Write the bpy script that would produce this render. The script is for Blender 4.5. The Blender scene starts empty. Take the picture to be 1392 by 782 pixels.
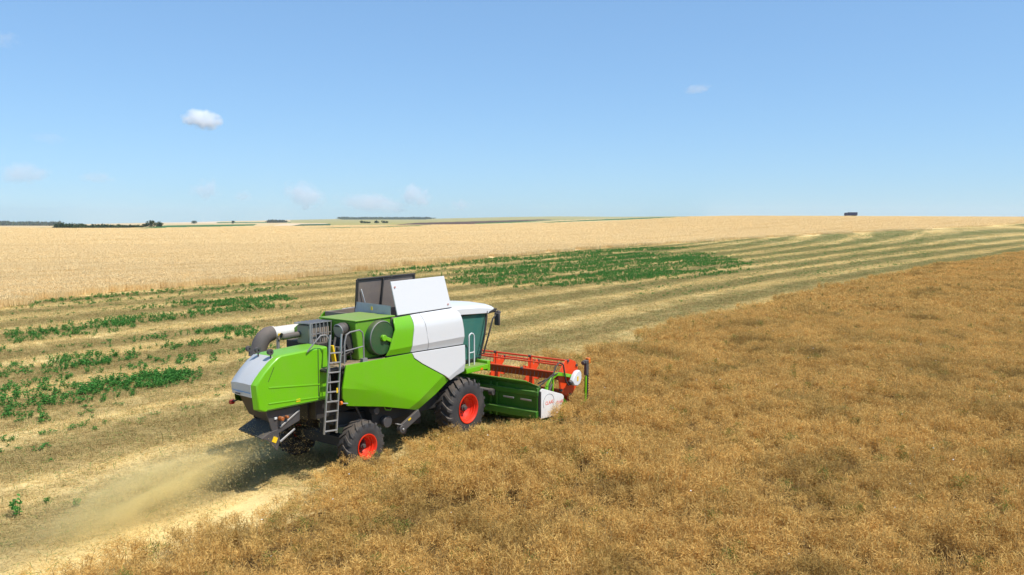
import bpy, bmesh, math, random
from math import radians as rad, sin, cos, pi, atan2, hypot
from mathutils import Vector, Matrix, noise as mnoise
random.seed(7)
C = bpy.context.scene.collection
sc = bpy.context.scene

# ------------------------------------------------------------------ camera, sky, sun, exposure
F_PX, CAM_H = 1090.0, 6.5
cam_d = bpy.data.cameras.new('camera'); cam = bpy.data.objects.new('camera', cam_d); C.objects.link(cam)
cam_d.sensor_width = 36; cam_d.lens = 36 * F_PX / 1392; cam_d.clip_start = .3; cam_d.clip_end = 30000
cam.location = (0, 0, CAM_H); cam.rotation_euler = (rad(90) - math.atan(93 / F_PX), 0, 0)
sc.camera = cam
HEAD = rad(36)
hx, hy = sin(HEAD), cos(HEAD)                 # machine forward
SUN_EL = rad(58)
SUN_AZ = Vector((cos(HEAD) + .05, -sin(HEAD) + .05)).normalized()   # horizontal direction towards the sun
sunv = Vector((SUN_AZ.x * cos(SUN_EL), SUN_AZ.y * cos(SUN_EL), sin(SUN_EL)))
world = bpy.data.worlds.new('World'); sc.world = world; world.use_nodes = True
wn = world.node_tree.nodes; wl = world.node_tree.links
bg = wn['Background']; sky = wn.new('ShaderNodeTexSky'); sky.sky_type = 'NISHITA'; sky.sun_disc = False
sky.sun_elevation = SUN_EL; sky.sun_rotation = atan2(SUN_AZ.x, SUN_AZ.y)
sky.air_density = 1.0; sky.dust_density = .2; sky.ozone_density = 2.0; sky.altitude = 300
gm_ = wn.new('ShaderNodeGamma'); gm_.inputs[1].default_value = .53; tint = wn.new('ShaderNodeMix'); tint.data_type = 'RGBA'; tint.blend_type = 'MULTIPLY'; tint.inputs[0].default_value = 1
tint.inputs[7].default_value = (1.09, 1.61, 2.19, 1)
wl.new(sky.outputs[0], gm_.inputs[0]); wl.new(gm_.outputs[0], tint.inputs[6]); wl.new(tint.outputs[2], bg.inputs[0]); bg.inputs[1].default_value = .15
sun_d = bpy.data.lights.new('sun', 'SUN'); sun_d.energy = 5.0; sun_d.angle = rad(.53); sun_d.color = (1, .955, .88)
sun = bpy.data.objects.new('sun', sun_d); C.objects.link(sun)
sun.rotation_euler = sunv.to_track_quat('Z', 'Y').to_euler()
vs = sc.view_settings; vs.view_transform = 'Standard'; vs.look = 'None'; vs.exposure = .12; vs.gamma = 1
sc.render.engine = 'CYCLES'
cy = sc.cycles; cy.use_denoising = True; cy.max_bounces = 16; cy.diffuse_bounces = 3; cy.glossy_bounces = 3
cy.transmission_bounces = 4; cy.transparent_max_bounces = 12; cy.volume_bounces = 14; cy.volume_step_rate = 1.5
cy.caustics_reflective = False; cy.caustics_refractive = False

# ------------------------------------------------------------------ materials
def mat(name):
    m = bpy.data.materials.new(name); m.use_nodes = True
    n = m.node_tree.nodes; l = m.node_tree.links
    return m, n, l, n['Principled BSDF']
def node(n, t, **kw):
    x = n.new(t)
    for k, v in kw.items():
        if k.startswith('i_'):
            key = k[2:]; x.inputs[int(key) if key.isdigit() else key].default_value = v
        else: setattr(x, k, v)
    return x
def mix(n, l, f, a, b, blend='MIX'):
    x = n.new('ShaderNodeMix'); x.data_type = 'RGBA'; x.blend_type = blend
    for s, v in ((0, f), (6, a), (7, b)):
        if hasattr(v, 'is_output'): l.new(v, x.inputs[s])
        else: x.inputs[s].default_value = v if s == 0 else (*v, 1)
    return x.outputs[2]
def noise(n, l, vec, scale, detail=3, rough=.6):
    x = node(n, 'ShaderNodeTexNoise'); x.inputs['Scale'].default_value = scale; x.inputs['Detail'].default_value = detail
    x.inputs['Roughness'].default_value = rough
    if vec is not None: l.new(vec, x.inputs['Vector'])
    return x.outputs['Fac']
def ramp(n, l, f, a, b):
    x = n.new('ShaderNodeMapRange'); l.new(f, x.inputs[0]); x.inputs[1].default_value = a; x.inputs[2].default_value = b
    x.interpolation_type = 'SMOOTHSTEP'
    return x.outputs[0]
def math_(n, l, op, a, b=None):
    x = n.new('ShaderNodeMath'); x.operation = op
    for i, v in enumerate((a, b)):
        if v is None: continue
        if hasattr(v, 'is_output'): l.new(v, x.inputs[i])
        else: x.inputs[i].default_value = v
    return x.outputs[0]
def paint(name, col, rough=.35, metal=0, dirt=.25, dirtcol=(.30, .22, .12), coat=0.0):
    """painted or bare metal with field dust lying on it"""
    m, n, l, p = mat(name)
    tc = n.new('ShaderNodeTexCoord'); ge = n.new('ShaderNodeNewGeometry')
    f1 = noise(n, l, tc.outputs['Object'], 2.3, 6, .7); f2 = noise(n, l, tc.outputs['Object'], 26, 3, .7)
    sep = n.new('ShaderNodeSeparateXYZ'); l.new(ge.outputs['Normal'], sep.inputs[0])
    upw = ramp(n, l, sep.outputs[2], .2, 1.0)
    d = math_(n, l, 'MULTIPLY', ramp(n, l, math_(n, l, 'ADD', math_(n, l, 'MULTIPLY', f1, .7), math_(n, l, 'MULTIPLY', f2, .3)), .38, .72), dirt)
    d = math_(n, l, 'ADD', d, math_(n, l, 'MULTIPLY', upw, dirt * 1.3))
    base = mix(n, l, d, col, dirtcol)
    l.new(base, p.inputs['Base Color']); p.inputs['Metallic'].default_value = metal
    r = n.new('ShaderNodeMapRange'); l.new(d, r.inputs[0]); r.inputs[3].default_value = rough; r.inputs[4].default_value = .9
    l.new(r.outputs[0], p.inputs['Roughness']); p.inputs['Coat Weight'].default_value = coat; p.inputs['Coat Roughness'].default_value = .12
    return m
M = {}
M['green'] = paint('green_paint', (.150, .455, .003), .34, dirt=.11, coat=.12)
M['green_dusty'] = paint('dusty_green_paint', (.13, .37, .012), .5, dirt=.3)
M['header_shade_green'] = paint('header_shade_green_paint', (.034, .165, .006), .5, dirt=.14)  # same green as the body, base darkened to paint in the header's shade, plus dust
M['white'] = paint('white_paint', (.66, .66, .655), .38, dirt=.05, dirtcol=(.55, .50, .42), coat=.2)
M['white_dirty'] = paint('worn_white_paint', (.74, .73, .70), .5, dirt=.3, dirtcol=(.40, .32, .22))
M['grey'] = paint('light_grey_paint', (.56, .57, .58), .42, dirt=.12)
M['steel'] = paint('galvanised_steel', (.42, .42, .42), .42, metal=.6, dirt=.25)
M['rail'] = paint('grey_rail_paint', (.22, .22, .22), .45, dirt=.15)
M['dark'] = paint('black_frame_paint', (.022, .021, .02), .55, dirt=.25, dirtcol=(.10, .075, .045))
M['dark_plate'] = paint('dark_grey_plate', (.060, .056, .056), .5, dirt=.3, dirtcol=(.16, .12, .09))
M['brown_inside'] = paint('dusty_brown_inner_sheet', (.15, .125, .11), .6, dirt=.45, dirtcol=(.27, .21, .155))
M['rusty'] = paint('rusty_engine_casing', (.30, .25, .21), .65, metal=.1, dirt=.5, dirtcol=(.40, .31, .22))
M['deck'] = paint('dusty_deck_plate', (.13, .11, .09), .7, dirt=.6)
M['flap'] = paint('brown_rubber_flap', (.045, .033, .022), .7, dirt=.3, dirtcol=(.12, .085, .05))
M['rubber'] = paint('black_rubber', (.030, .029, .028), .75, dirt=.45, dirtcol=(.13, .105, .075))
M['tyre'] = paint('dusty_tyre_rubber', (.030, .029, .030), .72, dirt=.38, dirtcol=(.15, .115, .085))
M['spout'] = paint('dusty_spout_rubber', (.085, .073, .066), .7, dirt=.5, dirtcol=(.17, .135, .11))
M['red'] = paint('red_orange_paint', (.74, .024, .004), .35, dirt=.10, coat=.15)
M['reel_red'] = paint('reel_orange_paint', (.78, .058, .006), .42, dirt=.15)
M['yellow'] = paint('yellow_sticker', (.85, .55, .01), .45, dirt=.06)
M['logo_red'] = paint('red_lettering', (.75, .08, .03), .5, dirt=.05)
M['amber'] = paint('amber_plastic', (.75, .17, .01), .25, dirt=.1)
M['cap'] = paint('faded_red_cap', (.55, .25, .22), .5, dirt=.1)
M['brown_lamp'] = paint('brown_orange_lamp', (.38, .10, .02), .3, dirt=.2)
M['redlamp'] = paint('red_lamp_plastic', (.42, .012, .015), .25, dirt=.1)
M['blue'] = paint('pale_blue_line', (.16, .34, .62), .4, dirt=.05)
M['screen'] = paint('dark_green_drum_screen', (.035, .115, .042), .38, metal=.35, dirt=.2)
M['interior'] = paint('cab_interior', (.05, .055, .05), .6, dirt=.1)
m, n, l, p = mat('tinted_cab_glass')
tr = node(n, 'ShaderNodeBsdfTransparent'); tr.inputs[0].default_value = (.22, .52, .46, 1)
gl = node(n, 'ShaderNodeBsdfGlossy'); gl.inputs[0].default_value = (.85, .95, .92, 1); gl.inputs[1].default_value = .04
dfu = node(n, 'ShaderNodeBsdfDiffuse'); dfu.inputs[0].default_value = (.10, .33, .27, 1)
lw = node(n, 'ShaderNodeLayerWeight'); lw.inputs[0].default_value = .35
ms = n.new('ShaderNodeMixShader'); ms2 = n.new('ShaderNodeMixShader'); ms2.inputs[0].default_value = .45
l.new(tr.outputs[0], ms2.inputs[1]); l.new(dfu.outputs[0], ms2.inputs[2])
l.new(math_(n, l, 'MULTIPLY', lw.outputs[0], .6), ms.inputs[0]); l.new(ms2.outputs[0], ms.inputs[1]); l.new(gl.outputs[0], ms.inputs[2])
l.new(ms.outputs[0], n['Material Output'].inputs[0]); M['glass'] = m

# ------------------------------------------------------------------ mesh helpers
class MB:
    def __init__(s): s.v = []; s.f = []
    def add(s, vs_, fs): b = len(s.v); s.v += [tuple(v) for v in vs_]; s.f += [tuple(i + b for i in f) for f in fs]; return s
    def box(s, c, d, mat4=None):
        x, y, z = (k / 2 for k in d)
        vv = [Vector((a * x, b * y, e * z)) for a in (-1, 1) for b in (-1, 1) for e in (-1, 1)]
        if mat4: vv = [mat4 @ v for v in vv]
        return s.add([v + Vector(c) for v in vv], [(0, 1, 3, 2), (4, 6, 7, 5), (0, 4, 5, 1), (2, 3, 7, 6), (0, 2, 6, 4), (1, 5, 7, 3)])
    def span(s, a, b): return s.box([(p + q) / 2 for p, q in zip(a, b)], [abs(q - p) for p, q in zip(a, b)])
    def bar(s, a, b, w, t=None, up=(0, 0, 1)):
        a, b = Vector(a), Vector(b); d = b - a; L = d.length; d.normalize(); u = Vector(up)
        if abs(d.dot(u)) > .98: u = Vector((1, 0, 0))
        sd = d.cross(u).normalized(); u = sd.cross(d)
        return s.box((a + b) / 2, (L, w, t or w), Matrix((d, sd, u)).transposed())
    def tube(s, pts, r, n=10, cap=True):
        pts = [Vector(p) for p in pts]; rr = r if isinstance(r, (list, tuple)) else [r] * len(pts); rings = []; u = None
        for i, p_ in enumerate(pts):
            d = (pts[min(i + 1, len(pts) - 1)] - pts[max(i - 1, 0)]).normalized()
            if u is None: u = d.cross(Vector((0, 0, 1)) if abs(d.z) < .9 else Vector((1, 0, 0))).normalized()
            u = (u - d * u.dot(d)).normalized(); w = d.cross(u)
            rings.append([p_ + (u * cos(2 * pi * k / n) + w * sin(2 * pi * k / n)) * rr[i] for k in range(n)])
        vv = [q for R_ in rings for q in R_]
        ff = [(i * n + k, i * n + (k + 1) % n, (i + 1) * n + (k + 1) % n, (i + 1) * n + k) for i in range(len(pts) - 1) for k in range(n)]
        if cap: ff += [tuple(range(n))[::-1], tuple((len(pts) - 1) * n + k for k in range(n))]
        return s.add(vv, ff)
    def lathe(s, prof, c, n=40, cap=False):
        """profile (y, r) turned about the local y axis through c"""
        vv = [(c[0] + r * cos(2 * pi * k / n), c[1] + y, c[2] + r * sin(2 * pi * k / n)) for y, r in prof for k in range(n)]
        ff = [(i * n + k, i * n + (k + 1) % n, (i + 1) * n + (k + 1) % n, (i + 1) * n + k) for i in range(len(prof) - 1) for k in range(n)]
        if cap: ff += [tuple(range(n)), tuple((len(prof) - 1) * n + k for k in range(n))]
        return s.add(vv, ff)
    def prism(s, out, y0, y1):
        """outline in (x, z) pulled from y0 to y1"""
        n = len(out); vv = [(x, y0, z) for x, z in out] + [(x, y1, z) for x, z in out]
        return s.add(vv, [tuple(range(n)), tuple(range(2 * n - 1, n - 1, -1))] + [(i, (i + 1) % n, n + (i + 1) % n, n + i) for i in range(n)])
    def prism_z(s, out, z0, z1):
        n = len(out); vv = [(x, y, z0) for x, y in out] + [(x, y, z1) for x, y in out]
        return s.add(vv, [tuple(range(n)), tuple(range(2 * n - 1, n - 1, -1))] + [(i, (i + 1) % n, n + (i + 1) % n, n + i) for i in range(n)])
    def build(s, name, m, parent=None, bevel=.012, ang=35, smooth=True):
        me = bpy.data.meshes.new(name); me.from_pydata(s.v, [], s.f)
        bm = bmesh.new(); bm.from_mesh(me); bmesh.ops.recalc_face_normals(bm, faces=bm.faces); bm.to_mesh(me); bm.free()
        return finish(me, name, m, parent, bevel, ang, smooth)
def finish(me, name, m, parent=None, bevel=0, ang=35, smooth=True):
    if m is not None: me.materials.append(m)
    o = bpy.data.objects.new(name, me); C.objects.link(o)
    if smooth and len(me.polygons):
        me.polygons.foreach_set('use_smooth', [True] * len(me.polygons)); me.set_sharp_from_angle(angle=rad(ang))
    if parent is not None: o.parent = parent
    if bevel:
        b = o.modifiers.new('edge', 'BEVEL'); b.width = bevel; b.segments = 2; b.limit_method = 'ANGLE'; b.angle_limit = rad(40)
    return o
def tag(o, label=None, cat=None, group=None, kind=None):
    for k, v in (('label', label), ('category', cat), ('group', group), ('kind', kind)):
        if v: o[k] = v
    return o
def empty(name, loc, rz=0):
    o = bpy.data.objects.new(name, None); C.objects.link(o); o.location = loc; o.rotation_euler = (0, 0, rz); o.empty_display_size = .5
    return o

# ------------------------------------------------------------------ terrain
def lerp(x, tab):
    if x <= tab[0][0]: return tab[0][1]
    for (a, b), (c, d) in zip(tab, tab[1:]):
        if x <= c: return b + (d - b) * (x - a) / (c - a)
    return tab[-1][1]
# crest of the wheat field: dip below eye level (in 1/1090 of the distance) by bearing
CREST = [(-1100, 10), (-696, 12.5), (-596, 13.5), (-516, 13), (-296, 10.5), (-196, 9.5), (-46, 8), (64, 6), (134, 4), (221, -.8), (254, -2.5), (300, -3.4), (454, -3), (696, -2), (1200, -1)]
HILLS = [(-1100, 8), (-696, 7), (-596, 7), (-496, 5), (-430, 4), (-396, 3), (-296, 1), (-246, 0), (-226, -.5), (-111, -.5), (4, -3), (64, -3.7), (154, -3.2), (254, -4), (300, 6), (1200, 8)]
CDIST = [(-696, 520), (-96, 600), (304, 650), (1200, 650)]
FAR = 5000.0
def zt(X, Y):
    D = max(Y, 1.0); b = 1090 * X / D
    b = max(-1100, min(1200, b))
    dip = lerp(b, CREST); Dc = lerp(b, CDIST); zc = CAM_H - dip * Dc / 1090
    if D <= Dc:
        t = max(0, min(1, (D - 150) / (Dc - 150))); return zc * t * t * (3 - 2 * t)
    s_ = min(1, (D - Dc) / (FAR - Dc)) ** .6
    return CAM_H - (dip + (lerp(b, HILLS) - dip) * s_) * D / 1090
OX, OY = -2.5817, 24.3308
def W(x, y, z=0):                     # machine axes -> world
    return Vector((OX + hx * x - hy * y, OY + hy * x + hx * y, z))
def Lc(X, Y):
    dx, dy = X - OX, Y - OY; return dx * hx + dy * hy, -dx * hy + dy * hx
def WT(x, y, dz=0):
    w = W(x, y); w.z = zt(w.x, w.y) + dz; return w
CROP_EDGE = [(3.7, 2.6), (11, 2.2), (33, 2.6), (49, 2.3), (73, 1.5), (106, -1.2), (158, -5.7), (260, -20), (400, -50)]
def in_crop(x, y):
    return y < (-1.85 if x < 1.2 else -2.75 if x < 3.7 else lerp(x, CROP_EDGE))
WHEAT = [(-1100, 36), (-900, 45), (-756, 55.5), (-696, 59), (-596, 66.5), (-446, 75.5), (-296, 86.5), (-196, 100), (4, 137), (254, 215.5), (404, 260.5), (554, 319.5), (695, 403.5), (900, 520), (1200, 560)]
def in_wheat(X, Y):
    return Y > 1 and Y > lerp(1090 * X / Y, WHEAT)

def field_coords(n, l):
    """rows run along the machine's heading: returns (vector in machine axes, x, y bent to follow the rows)"""
    ge = n.new('ShaderNodeNewGeometry'); mp = n.new('ShaderNodeMapping'); mp.vector_type = 'TEXTURE'
    mp.inputs['Location'].default_value = (OX, OY, 0); mp.inputs['Rotation'].default_value = (0, 0, rad(90) - HEAD)
    l.new(ge.outputs['Position'], mp.inputs[0])
    sep = n.new('ShaderNodeSeparateXYZ'); l.new(mp.outputs[0], sep.inputs[0]); x, y = sep.outputs[0], sep.outputs[1]
    bx = math_(n, l, 'MAXIMUM', math_(n, l, 'SUBTRACT', x, 60), 0)
    k = n.new('ShaderNodeMapRange'); l.new(y, k.inputs[0]); k.inputs[1].default_value = 0; k.inputs[2].default_value = 60; k.inputs[3].default_value = .085; k.inputs[4].default_value = -.1
    yb = math_(n, l, 'ADD', y, math_(n, l, 'MULTIPLY', bx, k.outputs[0]))
    return ge, mp.outputs[0], x, yb
def rows_color(n, l, straw=False):
    ge, vec, x, yb = field_coords(n, l); y0_ = yb
    cmb = n.new('ShaderNodeCombineXYZ'); l.new(math_(n, l, 'MULTIPLY', x, .045), cmb.inputs[0]); l.new(yb, cmb.inputs[1])
    wob = noise(n, l, cmb.outputs[0], .8, 4, .6)                       # streaks along the rows
    wob2 = noise(n, l, vec, .09, 3, .6); wob3 = noise(n, l, vec, .9, 5, .7); fine = noise(n, l, vec, 9, 4, .75)
    yy = math_(n, l, 'ADD', yb, math_(n, l, 'MULTIPLY', math_(n, l, 'SUBTRACT', wob2, .5), 1.6))
    ph = math_(n, l, 'COSINE', math_(n, l, 'MULTIPLY', math_(n, l, 'SUBTRACT', yy, 4.0), 2 * pi / 6.1))
    t = math_(n, l, 'ADD', math_(n, l, 'MULTIPLY', ph, .36), math_(n, l, 'MULTIPLY', math_(n, l, 'SUBTRACT', wob, .5), 1.7))
    t = math_(n, l, 'ADD', t, math_(n, l, 'MULTIPLY', math_(n, l, 'SUBTRACT', wob3, .5), 1.0))
    t = math_(n, l, 'ADD', t, math_(n, l, 'MULTIPLY', math_(n, l, 'SUBTRACT', fine, .5), .9))
    cut = math_(n, l, 'MULTIPLY', ramp(n, l, math_(n, l, 'MULTIPLY', x, -1), 4, 8), ramp(n, l, math_(n, l, 'MULTIPLY', y0_, -1), -1.2, .6))   # fresh chaff behind the machine
    t = math_(n, l, 'ADD', t, math_(n, l, 'MULTIPLY', cut, .42))
    f = ramp(n, l, t, -.45, .80)
    dark, light = (.355, .252, .100), (.84, .640, .285)
    c = mix(n, l, f, dark, light)
    gx = n.new('ShaderNodeMapRange'); l.new(x, gx.inputs[0]); gx.inputs[1].default_value = -2; gx.inputs[2].default_value = 130; gx.inputs[3].default_value = .14; gx.inputs[4].default_value = 1.0
    gm = math_(n, l, 'MULTIPLY', ramp(n, l, math_(n, l, 'SUBTRACT', wob3, math_(n, l, 'MULTIPLY', f, .22)), .36, .56), gx.outputs[0])
    c = mix(n, l, math_(n, l, 'MULTIPLY', gm, .78), c, (.155, .225, .070))
    return ge, vec, c, fine
def leafy(name, cols, p_trans=.25, scale=.35, darkcol=None, rowmix=False, streak=False, inst=False):
    """plant material: colour per blade, drifting over the field"""
    m, n, l, p = mat(name)
    ge = n.new('ShaderNodeNewGeometry'); ri = ge.outputs['Random Per Island']
    big = noise(n, l, ge.outputs['Position'], scale, 4, .65)
    c = mix(n, l, ri, cols[0], cols[1])
    if streak:
        _, vec, _, _ = field_coords(n, l); st = n.new('ShaderNodeMapping'); st.inputs['Scale'].default_value = (.03, 1, 1); l.new(vec, st.inputs[0]); big = noise(n, l, st.outputs[0], .22, 5, .65)
    if darkcol: c = mix(n, l, ramp(n, l, big, .47, .74), c, darkcol)
    if inst:
        oi = n.new('ShaderNodeObjectInfo'); k_ = n.new('ShaderNodeMapRange'); l.new(oi.outputs['Random'], k_.inputs[0]); k_.inputs[3].default_value = .0; k_.inputs[4].default_value = .22
        c = mix(n, l, k_.outputs[0], c, (cols[0][0] * .7, cols[0][1] * .75, cols[0][2]))
    if rowmix:
        _, _, rc, _ = rows_color(n, l); c = mix(n, l, .74, c, rc)
    l.new(c, p.inputs['Base Color']); p.inputs['Roughness'].default_value = .75; p.inputs['Specular IOR Level'].default_value = .15
    tl = n.new('ShaderNodeBsdfTranslucent'); l.new(c, tl.inputs[0]); ms = n.new('ShaderNodeMixShader'); ms.inputs[0].default_value = p_trans
    l.new(p.outputs[0], ms.inputs[1]); l.new(tl.outputs[0], ms.inputs[2]); l.new(ms.outputs[0], n['Material Output'].inputs[0])
    return m
def soil(name, build, rough=.95, bump=.3, bscale=14):
    m, n, l, p = mat(name); c, h_ = build(n, l)
    l.new(c, p.inputs['Base Color']); p.inputs['Roughness'].default_value = rough; p.inputs['Specular IOR Level'].default_value = .1
    if h_ is not None:
        b = n.new('ShaderNodeBump'); b.inputs['Strength'].default_value = bump; b.inputs['Distance'].default_value = .12; l.new(h_, b.inputs['Height']); l.new(b.outputs[0], p.inputs['Normal'])
    return m
def _stub(n, l):
    ge, vec, c, fine = rows_color(n, l); return c, fine
M['stubble'] = soil('stubble_ground', _stub, bump=.6)
def _crop(n, l):
    ge = n.new('ShaderNodeNewGeometry'); a = noise(n, l, ge.outputs['Position'], 3, 5, .7)
    return mix(n, l, a, (.11, .07, .028), (.24, .155, .06)), a
M['crop_soil'] = soil('soil_under_crop', _crop)
def _canopy(n, l):
    ge = n.new('ShaderNodeNewGeometry'); a = noise(n, l, ge.outputs['Position'], 2.2, 6, .75); b = noise(n, l, ge.outputs['Position'], .12, 4, .6)
    c = mix(n, l, ramp(n, l, a, .3, .7), (.34, .19, .052), (.68, .42, .145)); return mix(n, l, ramp(n, l, b, .5, .75), c, (.26, .155, .045)), a
M['canopy'] = soil('brown_canopy', _canopy, bump=1.0)
def _wheat(n, l):
    ge, vec, x, yb = field_coords(n, l); st = n.new('ShaderNodeMapping'); st.inputs['Scale'].default_value = (.05, 1, 1); l.new(vec, st.inputs[0])
    a = noise(n, l, vec, 1.1, 6, .75); b = noise(n, l, st.outputs[0], .16, 4, .6); d = noise(n, l, vec, .02, 3, .5)
    c = mix(n, l, ramp(n, l, a, .3, .72), (.52, .375, .170), (.68, .505, .255)); c = mix(n, l, math_(n, l, 'MULTIPLY', ramp(n, l, b, .48, .75), .45), c, (.60, .410, .170))
    return mix(n, l, math_(n, l, 'MULTIPLY', ramp(n, l, d, .45, .7), .35), c, (.82, .62, .36)), a
M['wheat'] = soil('ripe_wheat_canopy', _wheat, bump=.5)
def flat_field(name, a, b, sx=.01, sy=.08):
    def f(n, l):
        ge = n.new('ShaderNodeNewGeometry'); mp = n.new('ShaderNodeMapping'); mp.inputs['Scale'].default_value = (sx, sy, .1); l.new(ge.outputs['Position'], mp.inputs[0])
        q = noise(n, l, mp.outputs[0], .6, 5, .65); return mix(n, l, ramp(n, l, q, .3, .7), a, b), None
    return soil(name, f)
M['far_tan'] = flat_field('far_tan_field', (.52, .38, .18), (.66, .48, .24))
M['far_pale'] = flat_field('far_pale_field', (.60, .44, .28), (.72, .55, .36))
M['far_olive'] = flat_field('far_olive_field', (.30, .26, .085), (.40, .34, .13))
M['far_green'] = flat_field('far_green_field', (.035, .11, .025), (.06, .16, .04))
M['far_teal'] = flat_field('far_dark_green_field', (.03, .085, .04), (.045, .11, .05))
M['far_brown'] = flat_field('far_ploughed_field', (.085, .050, .035), (.13, .08, .055))
M['far_wood'] = flat_field('far_wooded_hill', (.012, .032, .02), (.02, .045, .03), .02, .02)

# far fields: polygons over (bearing, dip below the eye) on the hillsides
FIELDS = [
 ('far_green', [(-527, 15.8), (-466, 11.8), (-350, 8.8), (-346, 6.8), (-466, 8.4), (-500, 11)]),
 ('far_green', [(-296, 13.4), (-196, 12.0), (-110, 9.6), (-110, 7.9), (-196, 10.6), (-282, 11.6)]),
 ('far_tan', [(-700, 10.5), (-610, 10.8), (-605, 8.5), (-700, 8.8)]),
 ('far_green', [(-700, 12.8), (-590, 13.4), (-590, 11.6), (-700, 11.2)]),
 ('far_wood', [(-1100, 9.2), (-610, 8.8), (-590, 6), (-1100, 6)]),
 ('far_pale', [(-500, 5.8), (-395, 5.5), (-395, 2.5), (-500, 2.5)]),
 ('far_green', [(-400, 5.5), (-290, 4.8), (-290, 3.6), (-400, 4.2)]),
 ('far_olive', [(-300, 4.8), (-200, 8.5), (-100, 8.2), (-100, 0.2), (-300, .2)]),
 ('far_pale', [(-325, 9), (-240, 7.5), (-255, 5.5), (-310, 6.3)]),
 ('far_teal', [(-300, 9.3), (-235, 9), (-242, 6.2), (-285, 6.8)]),
 ('far_olive', [(-246, 8.6), (-120, 8.6), (-80, 0), (-246, 0)]),
 ('far_tan', [(-246, 10.2), (-120, 9.2), (-120, 7.4), (-246, 8.4)]),
 ('far_wood', [(-232, .6), (-111, .6), (-111, -3), (-232, -3)]),
 ('far_olive', [(-115, 8), (60, 4), (254, -2), (254, -5), (-115, -5)]),
 ('far_brown', [(-165, 8.3), (-60, 7), (10, 3.2), (60, .6), (40, .4), (-60, 3.2), (-130, 5)]),
 ('far_green', [(-50, 6.6), (10, 4.4), (130, -.8), (150, -1.2), (60, 1.2), (-50, 5.6)]),
 ('far_tan', [(0, 5.2), (70, 2.5), (140, -.6), (200, -2.2), (150, -1.4), (60, 1.6)]),
 ('far_green', [(30, 5.8), (80, 3.4), (170, .0), (264, -2.6), (290, -3.6), (200, -2.6), (130, -.2), (60, 3.4)]),
]
WEDGE = [(-527, 15.8), (-466, 11.8), (-350, 8.8), (-348, 7.6), (-466, 9.2), (-500, 12)]
LINE2 = [(-282, 13.2), (-196, 12.0), (-110, 9.2), (-110, 7.6), (-196, 10.8), (-282, 12.2)]
def inside(pt, poly):
    x, y = pt; r = False
    for (a, b), (c, d) in zip(poly, poly[1:] + poly[:1]):
        if (b > y) != (d > y) and x < (c - a) * (y - b) / (d - b) + a: r = not r
    return r
def bearings(fine=True):
    out = [-1100 + 40 * k for k in range(7)]
    b = -820.0
    while b < 800: out.append(b); b += 2.0 if fine else 6.0
    return out + [800 + 40 * k for k in range(1, 11)]
def polar_sheet(name, rows_of, matpick, mats, parent=None, lift=0.0):
    B = bearings(); vv = []; ff = []; mi = []; R = None
    for b in B:
        rows = rows_of(b); R = len(rows)
        for D in rows:
            X = b * D / 1090; vv.append((X, D, zt(X, D) + lift))
    for i in range(len(B) - 1):
        for j in range(R - 1):
            ff.append((i * R + j, (i + 1) * R + j, (i + 1) * R + j + 1, i * R + j + 1))
            c = [sum(vv[k][q] for k in ff[-1]) / 4 for q in range(3)]
            mi.append(matpick(c))
    me = bpy.data.meshes.new(name); me.from_pydata(vv, [], ff)
    for q in mats: me.materials.append(q)
    me.polygons.foreach_set('material_index', mi)
    return finish(me, name, None, parent, 0, 60)
fkeys = ['stubble', 'far_tan', 'far_pale', 'far_olive', 'far_green', 'far_teal', 'far_brown', 'far_wood']
def far_rows(b):
    Dc = lerp(b, CDIST); near = [2 + (150 - 2) * (k / 24) ** 2 for k in range(25)] + [150 + (Dc - 150) * k / 24 for k in range(1, 25)]
    return near + [Dc + (FAR - Dc) * (k / 44) ** (1 / .6) for k in range(1, 45)]
def far_pick(c):
    b = 1090 * c[0] / c[1]; Dc = lerp(b, CDIST)
    if c[1] < Dc - 8: return 0
    dip = (CAM_H - c[2]) * 1090 / c[1]; r = 'far_tan'
    for k, poly in FIELDS:
        if inside((b, dip), poly): r = k
    return fkeys.index(r)
tag(polar_sheet('ground', far_rows, far_pick, [M[k] for k in fkeys]), kind='structure')
# the land behind the camera, so that the sheet reaches all round
bm_ = MB(); bm_.add([(-3000, -3000, -.02), (3000, -3000, -.02), (3000, 2.2, -.02), (-3000, 2.2, -.02)], [(0, 1, 2, 3)])
tag(bm_.build('ground_behind', M['stubble'], bevel=0), kind='structure')

# ------------------------------------------------------------------ crop, wheat and stubble (stuff)
def crop_sheet():
    xs = [-60 + 2 * k for k in range(31)] + [2, 3.69, 3.71] + [5 + 4 * k for k in range(26)]
    vv = []; ff = []; cols = 14
    for x in xs:
        e = -2.75 if x < 3.7 else lerp(x, CROP_EDGE)
        for k in range(cols): y = e - (k / (cols - 1)) ** 1.6 * 110; vv.append(WT(x, y, .012))
    for i in range(len(xs) - 1):
        for k in range(cols - 1): ff.append((i * cols + k, (i + 1) * cols + k, (i + 1) * cols + k + 1, i * cols + k + 1))
    me = bpy.data.meshes.new('crop_soil'); me.from_pydata(vv, [], ff); bm = bmesh.new(); bm.from_mesh(me); bmesh.ops.recalc_face_normals(bm, faces=bm.faces); bm.to_mesh(me); bm.free()
    return finish(me, 'crop_soil', M['crop_soil'], None, 0)
tag(crop_sheet(), kind='structure')
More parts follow.
